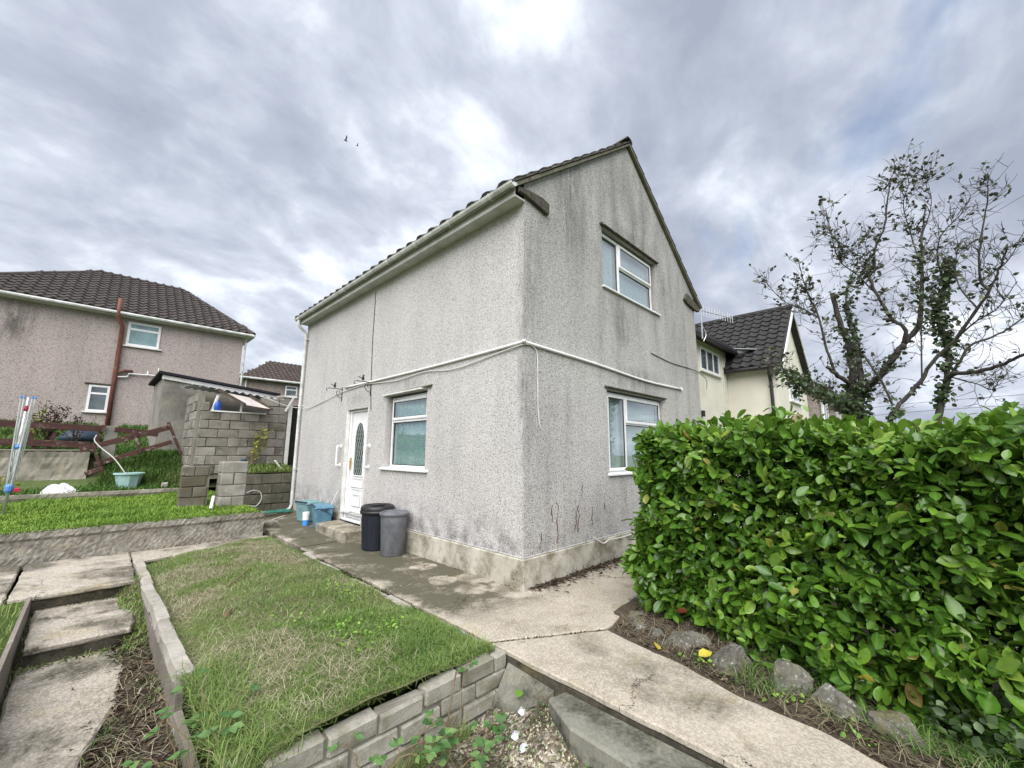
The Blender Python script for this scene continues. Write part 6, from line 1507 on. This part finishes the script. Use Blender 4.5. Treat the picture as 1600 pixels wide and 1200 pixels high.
# brambles in the foreground
def bramble(root, canes, label, seed):
    rd = random.Random(seed); t = thing('bramble', root, label, 'bramble'); st_ = MB(); P_l = []; A_l = []
    for (a, b, h) in canes:
        a, b = Vector(a), Vector(b); pts = []
        for s_ in range(9):
            u = s_ / 8; pts.append(a.lerp(b, u) + Vector((rd.gauss(0, .012), rd.gauss(0, .012), h * math.sin(math.pi * u) + rd.gauss(0, .008))))
        st_.tube(pts, [.0055 - .0004 * q for q in range(9)], 5)
        for q in range(3, 9):
            if rd.random() < .62:
                side = Vector((rd.gauss(0, 1), rd.gauss(0, 1), rd.uniform(.1, .7))).normalized(); e = pts[q] + side * .055
                st_.tube([pts[q], e], .002, 4)
                for dl in (-.9, 0, .9):
                    ad = Vector((side.x * math.cos(dl) - side.y * math.sin(dl), side.x * math.sin(dl) + side.y * math.cos(dl), side.z * .3)); P_l.append(e); A_l.append(ad)
    mk('canes', st_, 'stem', t, smooth=True)
    n = len(P_l); L_ = rng.uniform(.045, .075, n)
    V, T = leaf_cloud(np.array(P_l), np.array(A_l), rng.normal(size=(n, 3)) * .3 + np.array([-.2, -.2, 1]), L_, L_ * .72)
    np_obj('leaves', V, T, 'bramble', t, np.repeat(rng.uniform(0, 1, n), 8))
bramble((-2.0, -1.15, -.74), [((-2.5, -1.05, -.74), (-1.75, -1.15, -.60), .18), ((-2.3, -1.2, -.74), (-1.6, -1.25, -.62), .12), ((-2.1, -1.0, -.74), (-2.0, -1.35, -.55), .16), ((-2.45, -1.0, -.74), (-2.15, -1.3, -.45), .10),
    ((-1.9, -1.1, -.74), (-1.62, -.98, -.30), .03), ((-2.2, -1.05, -.74), (-1.88, -1.2, -.50), .20), ((-2.35, -1.1, -.74), (-2.5, -.95, -.40), .08), ((-1.75, -1.2, -.72), (-1.5, -1.2, -.62), .08), ((-2.0, -1.25, -.72), (-1.72, -1.42, -.60), .08)], 'straggling bramble below the front of the low block wall', 3)
bramble((-3.1, -.3, -.6), [((-3.12, -.2, -.75), (-3.22, .25, -.30), .15), ((-3.1, -.4, -.75), (-3.0, -.05, -.2), .08), ((-3.05, -.5, -.6), (-3.25, .0, -.35), .12), ((-3.0, -.6, -.55), (-2.85, -.25, -.25), .10), ((-3.1, -.55, -.7), (-3.28, -.3, -.42), .1), ((-3.1, -.7, -.6), (-2.98, -.5, -.3), .1)], 'bramble climbing over the front left corner of the bed', 4)
# dead cane leaning on the block wall
mk('dry_cane', MB().tube([(-1.86, -1.02, -.72), (-1.70, -.945, -.30)], .006, 5), 'stem', base=True, label='dry pale cane leaning on the low block wall', cat='cane')
mk('dry_stick', MB().tube([(-2.55, -.98, -.75), (-2.50, -.93, -.52)], .012, 6), 'stem', base=True, label='short brown stick at the left of the low block wall', cat='stick')
mk('dry_stalk', MB().tube([(-2.45, 2.2, -.27), (-2.1, 2.75, -.25)], .008, 5), 'stem', base=True, label='long dry stalk lying on the bed grass', cat='stalk')
# groundcover at the bottom right
Pg = np.stack([rng.uniform(-.15, .6, 320), rng.uniform(-3.95, -3.3, 320), rng.uniform(-.42, -.2, 320)], 1)
leafy('ground_cover', Pg, .03, .065, 'ivy', 'low green ground cover below the near end of the hedge', 'ground cover', kind='stuff')

# single leaves and litter that can be picked out
def one_leaf(loc, L_, rz, mat, label, tilt=.2):
    l = LEAF2.copy() * L_; l[:, 1] *= .9; me = mesh_from('fallen_leaf', l, [tuple(q) for q in LEAF_T], MT[mat], smooth=True)
    o = put(bpy.data.objects.new('fallen_leaf', me), None, loc); o.rotation_euler = (tilt, -.25, rz); return tag(o, label, 'leaf')
one_leaf((-.20, -2.04, -.325), .12, -.6, 'yellow_leaf', 'large yellow leaf lying before the big mottled rock')
one_leaf((-.30, -1.76, -.335), .09, .6, 'yellow_leaf', 'small curled yellow leaf lying at the path edge', .6)
one_leaf((.10, -3.06, -.25), .10, 1.9, 'yellow_leaf', 'yellow leaf hanging at the lower edge of the hedge', .9)
one_leaf((.16, -1.82, -.16), .11, 2.4, 'red_leaf', 'reddish dead leaf hanging at the lower hedge edge', .9)
one_leaf((-1.33, -1.18, -.515), .08, .3, 'weed', 'pale green leaf on the sloping concrete by the wall end')
for (x, y, s_, lb) in ((-1.32, -1.22, .042, 'crumpled white wrapper on the gravel by the wall end'), (-1.50, -1.33, .042, 'round white lump of litter on the gravel'), (-1.57, -1.47, .035, 'small white litter scrap nearest the camera')):
    me = rock_mesh(s_ * 1.2, s_ * .8, s_ * .6, int(s_ * 1000), 3); me.materials.clear(); me.materials.append(MT['white_litter'])
    o = put(bpy.data.objects.new('litter_scrap', me), None, (x, y, float(front_fn(np.array(x), np.array(y))) + s_ * .4)); o.rotation_euler = (0, 0, s_ * 90); tag(o, lb, 'litter')
mk('tree_stump', MB().tube(sweep([(-2.62, 1.35, -.36), (-2.61, 1.36, -.30), (-2.60, 1.35, -.265)], 3), [.03, .028, .03, .026, .026, .022, .012], 7).tube([(-2.61, 1.36, -.30), (-2.57, 1.38, -.26)], [.014, .01], 6), 'stem', base=True, jitter=.004, label='small cut woody stump in the bed grass', cat='stump')

# ivy scars on the gable wall
for i, (x, z0, z1) in enumerate(((.30, .05, .30), (.62, .08, .62), (.52, .35, .55), (1.08, .15, .50), (1.02, .18, .45), (1.42, .20, .46), (1.20, .62, .78), (1.75, .38, .52))):
    sc = MB(); z = z0; pts = []
    while z < z1: pts.append((x + random.gauss(0, .012) + (z - z0) * random.uniform(-.05, .1), -.006, z)); z += .05
    if len(pts) < 2: continue
    sc.tube(pts, [random.uniform(.002, .007) for q in pts], 5); mk('dead_ivy_stem', sc, 'dead_ivy', house)

# ------------------------------------------------------------------ distance
def blob_tree(loc, rx, rz, n, label):
    t = thing('distant_tree', loc, label, 'tree', 'far trees on the skyline')
    mk('trunk', MB().tube([(loc[0], loc[1], loc[2]), (loc[0], loc[1], loc[2] + rz)], [.4, .2], 7), 'bark', t)
    u = unit(rng.normal(size=(n, 3))) * (rng.random((n, 1)) ** .4) * (1 + .25 * np.sin(rng.uniform(0, 6, (n, 1))))
    P_ = u * np.array([rx, rx, rz * .6]) + np.array(loc) + np.array([0, 0, rz])
    leafy('crown', P_, .4, .9, 'far_tree', None, None, parent=t)
for i, (x, y, rx, rz, lb) in enumerate(((95, -16, 5, 4.5, 'distant dark tree nearest the right edge of the skyline'), (98, -10, 4, 4.0, 'distant dark tree second from the right edge of the skyline'), (103, -23, 5.5, 5.2, 'tallest distant dark tree beyond the hedge at the far right'))):
    blob_tree((x, y, -6.0 + ground_fn(np.array(float(x)), np.array(float(y))) * 0), rx, rz + 3.0, 1500, lb)
blob_tree((1.8, 40, 3.5), 2.2, 4.2, 1200, 'pale tree crown between the two left houses')
wires = [((13.45, -.68, 6.15), (17.0, -3.9, 8.35), (21.0, -7.41, 11.33), (25.2, -11.2, 14.6), 'single overhead wire running up from the cream gable behind the tree'), ((60, 25, 5.2), (58, 5, 5.9), (56, -8.5, 6.6), (50, -60, 7.0), 'upper of two far wires low over the hedge'), ((60, 25, 4.4), (58, 5, 5.0), (56, -8.5, 5.7), (50, -60, 6.1), 'lower of two far wires low over the hedge')]
for (a, b, c, d, lb) in wires:
    mk('overhead_wire', MB().tube(sweep([a, b, c, d], 14), .010 if a[0] < 50 else .02, 5), 'wire', label=lb, cat='wire')
for (x, y, z, s_, lb) in ((6.84, 24.65, 24.06, .30, 'dark bird with raised wings left of the pair in the sky'), (7.61, 24.35, 23.91, .17, 'small dark bird right of the pair in the sky')):
    t = thing('bird', (x, y, z), lb, 'bird', 'birds in the sky')
    mk('body', MB().tube([(x - s_ * .5, y, z), (x - s_ * .2, y, z + .01), (x + s_ * .2, y, z + .02), (x + s_ * .45, y, z + .03)], [.01, s_ * .14, s_ * .15, .02], 7), 'bird', t, smooth=True)
    for sg in (-1, 1):
        mk('wing', MB().add([(x - s_ * .15, y, z + .02), (x + s_ * .2, y, z + .02), (x + s_ * .1, y + sg * s_ * .7, z + s_ * .7), (x - s_ * .25, y + sg * s_ * 1.2, z + s_ * .85), (x - s_ * .2, y + sg * s_ * .6, z + s_ * .5)], [(0, 1, 2, 4), (4, 2, 3)]), 'bird', t)
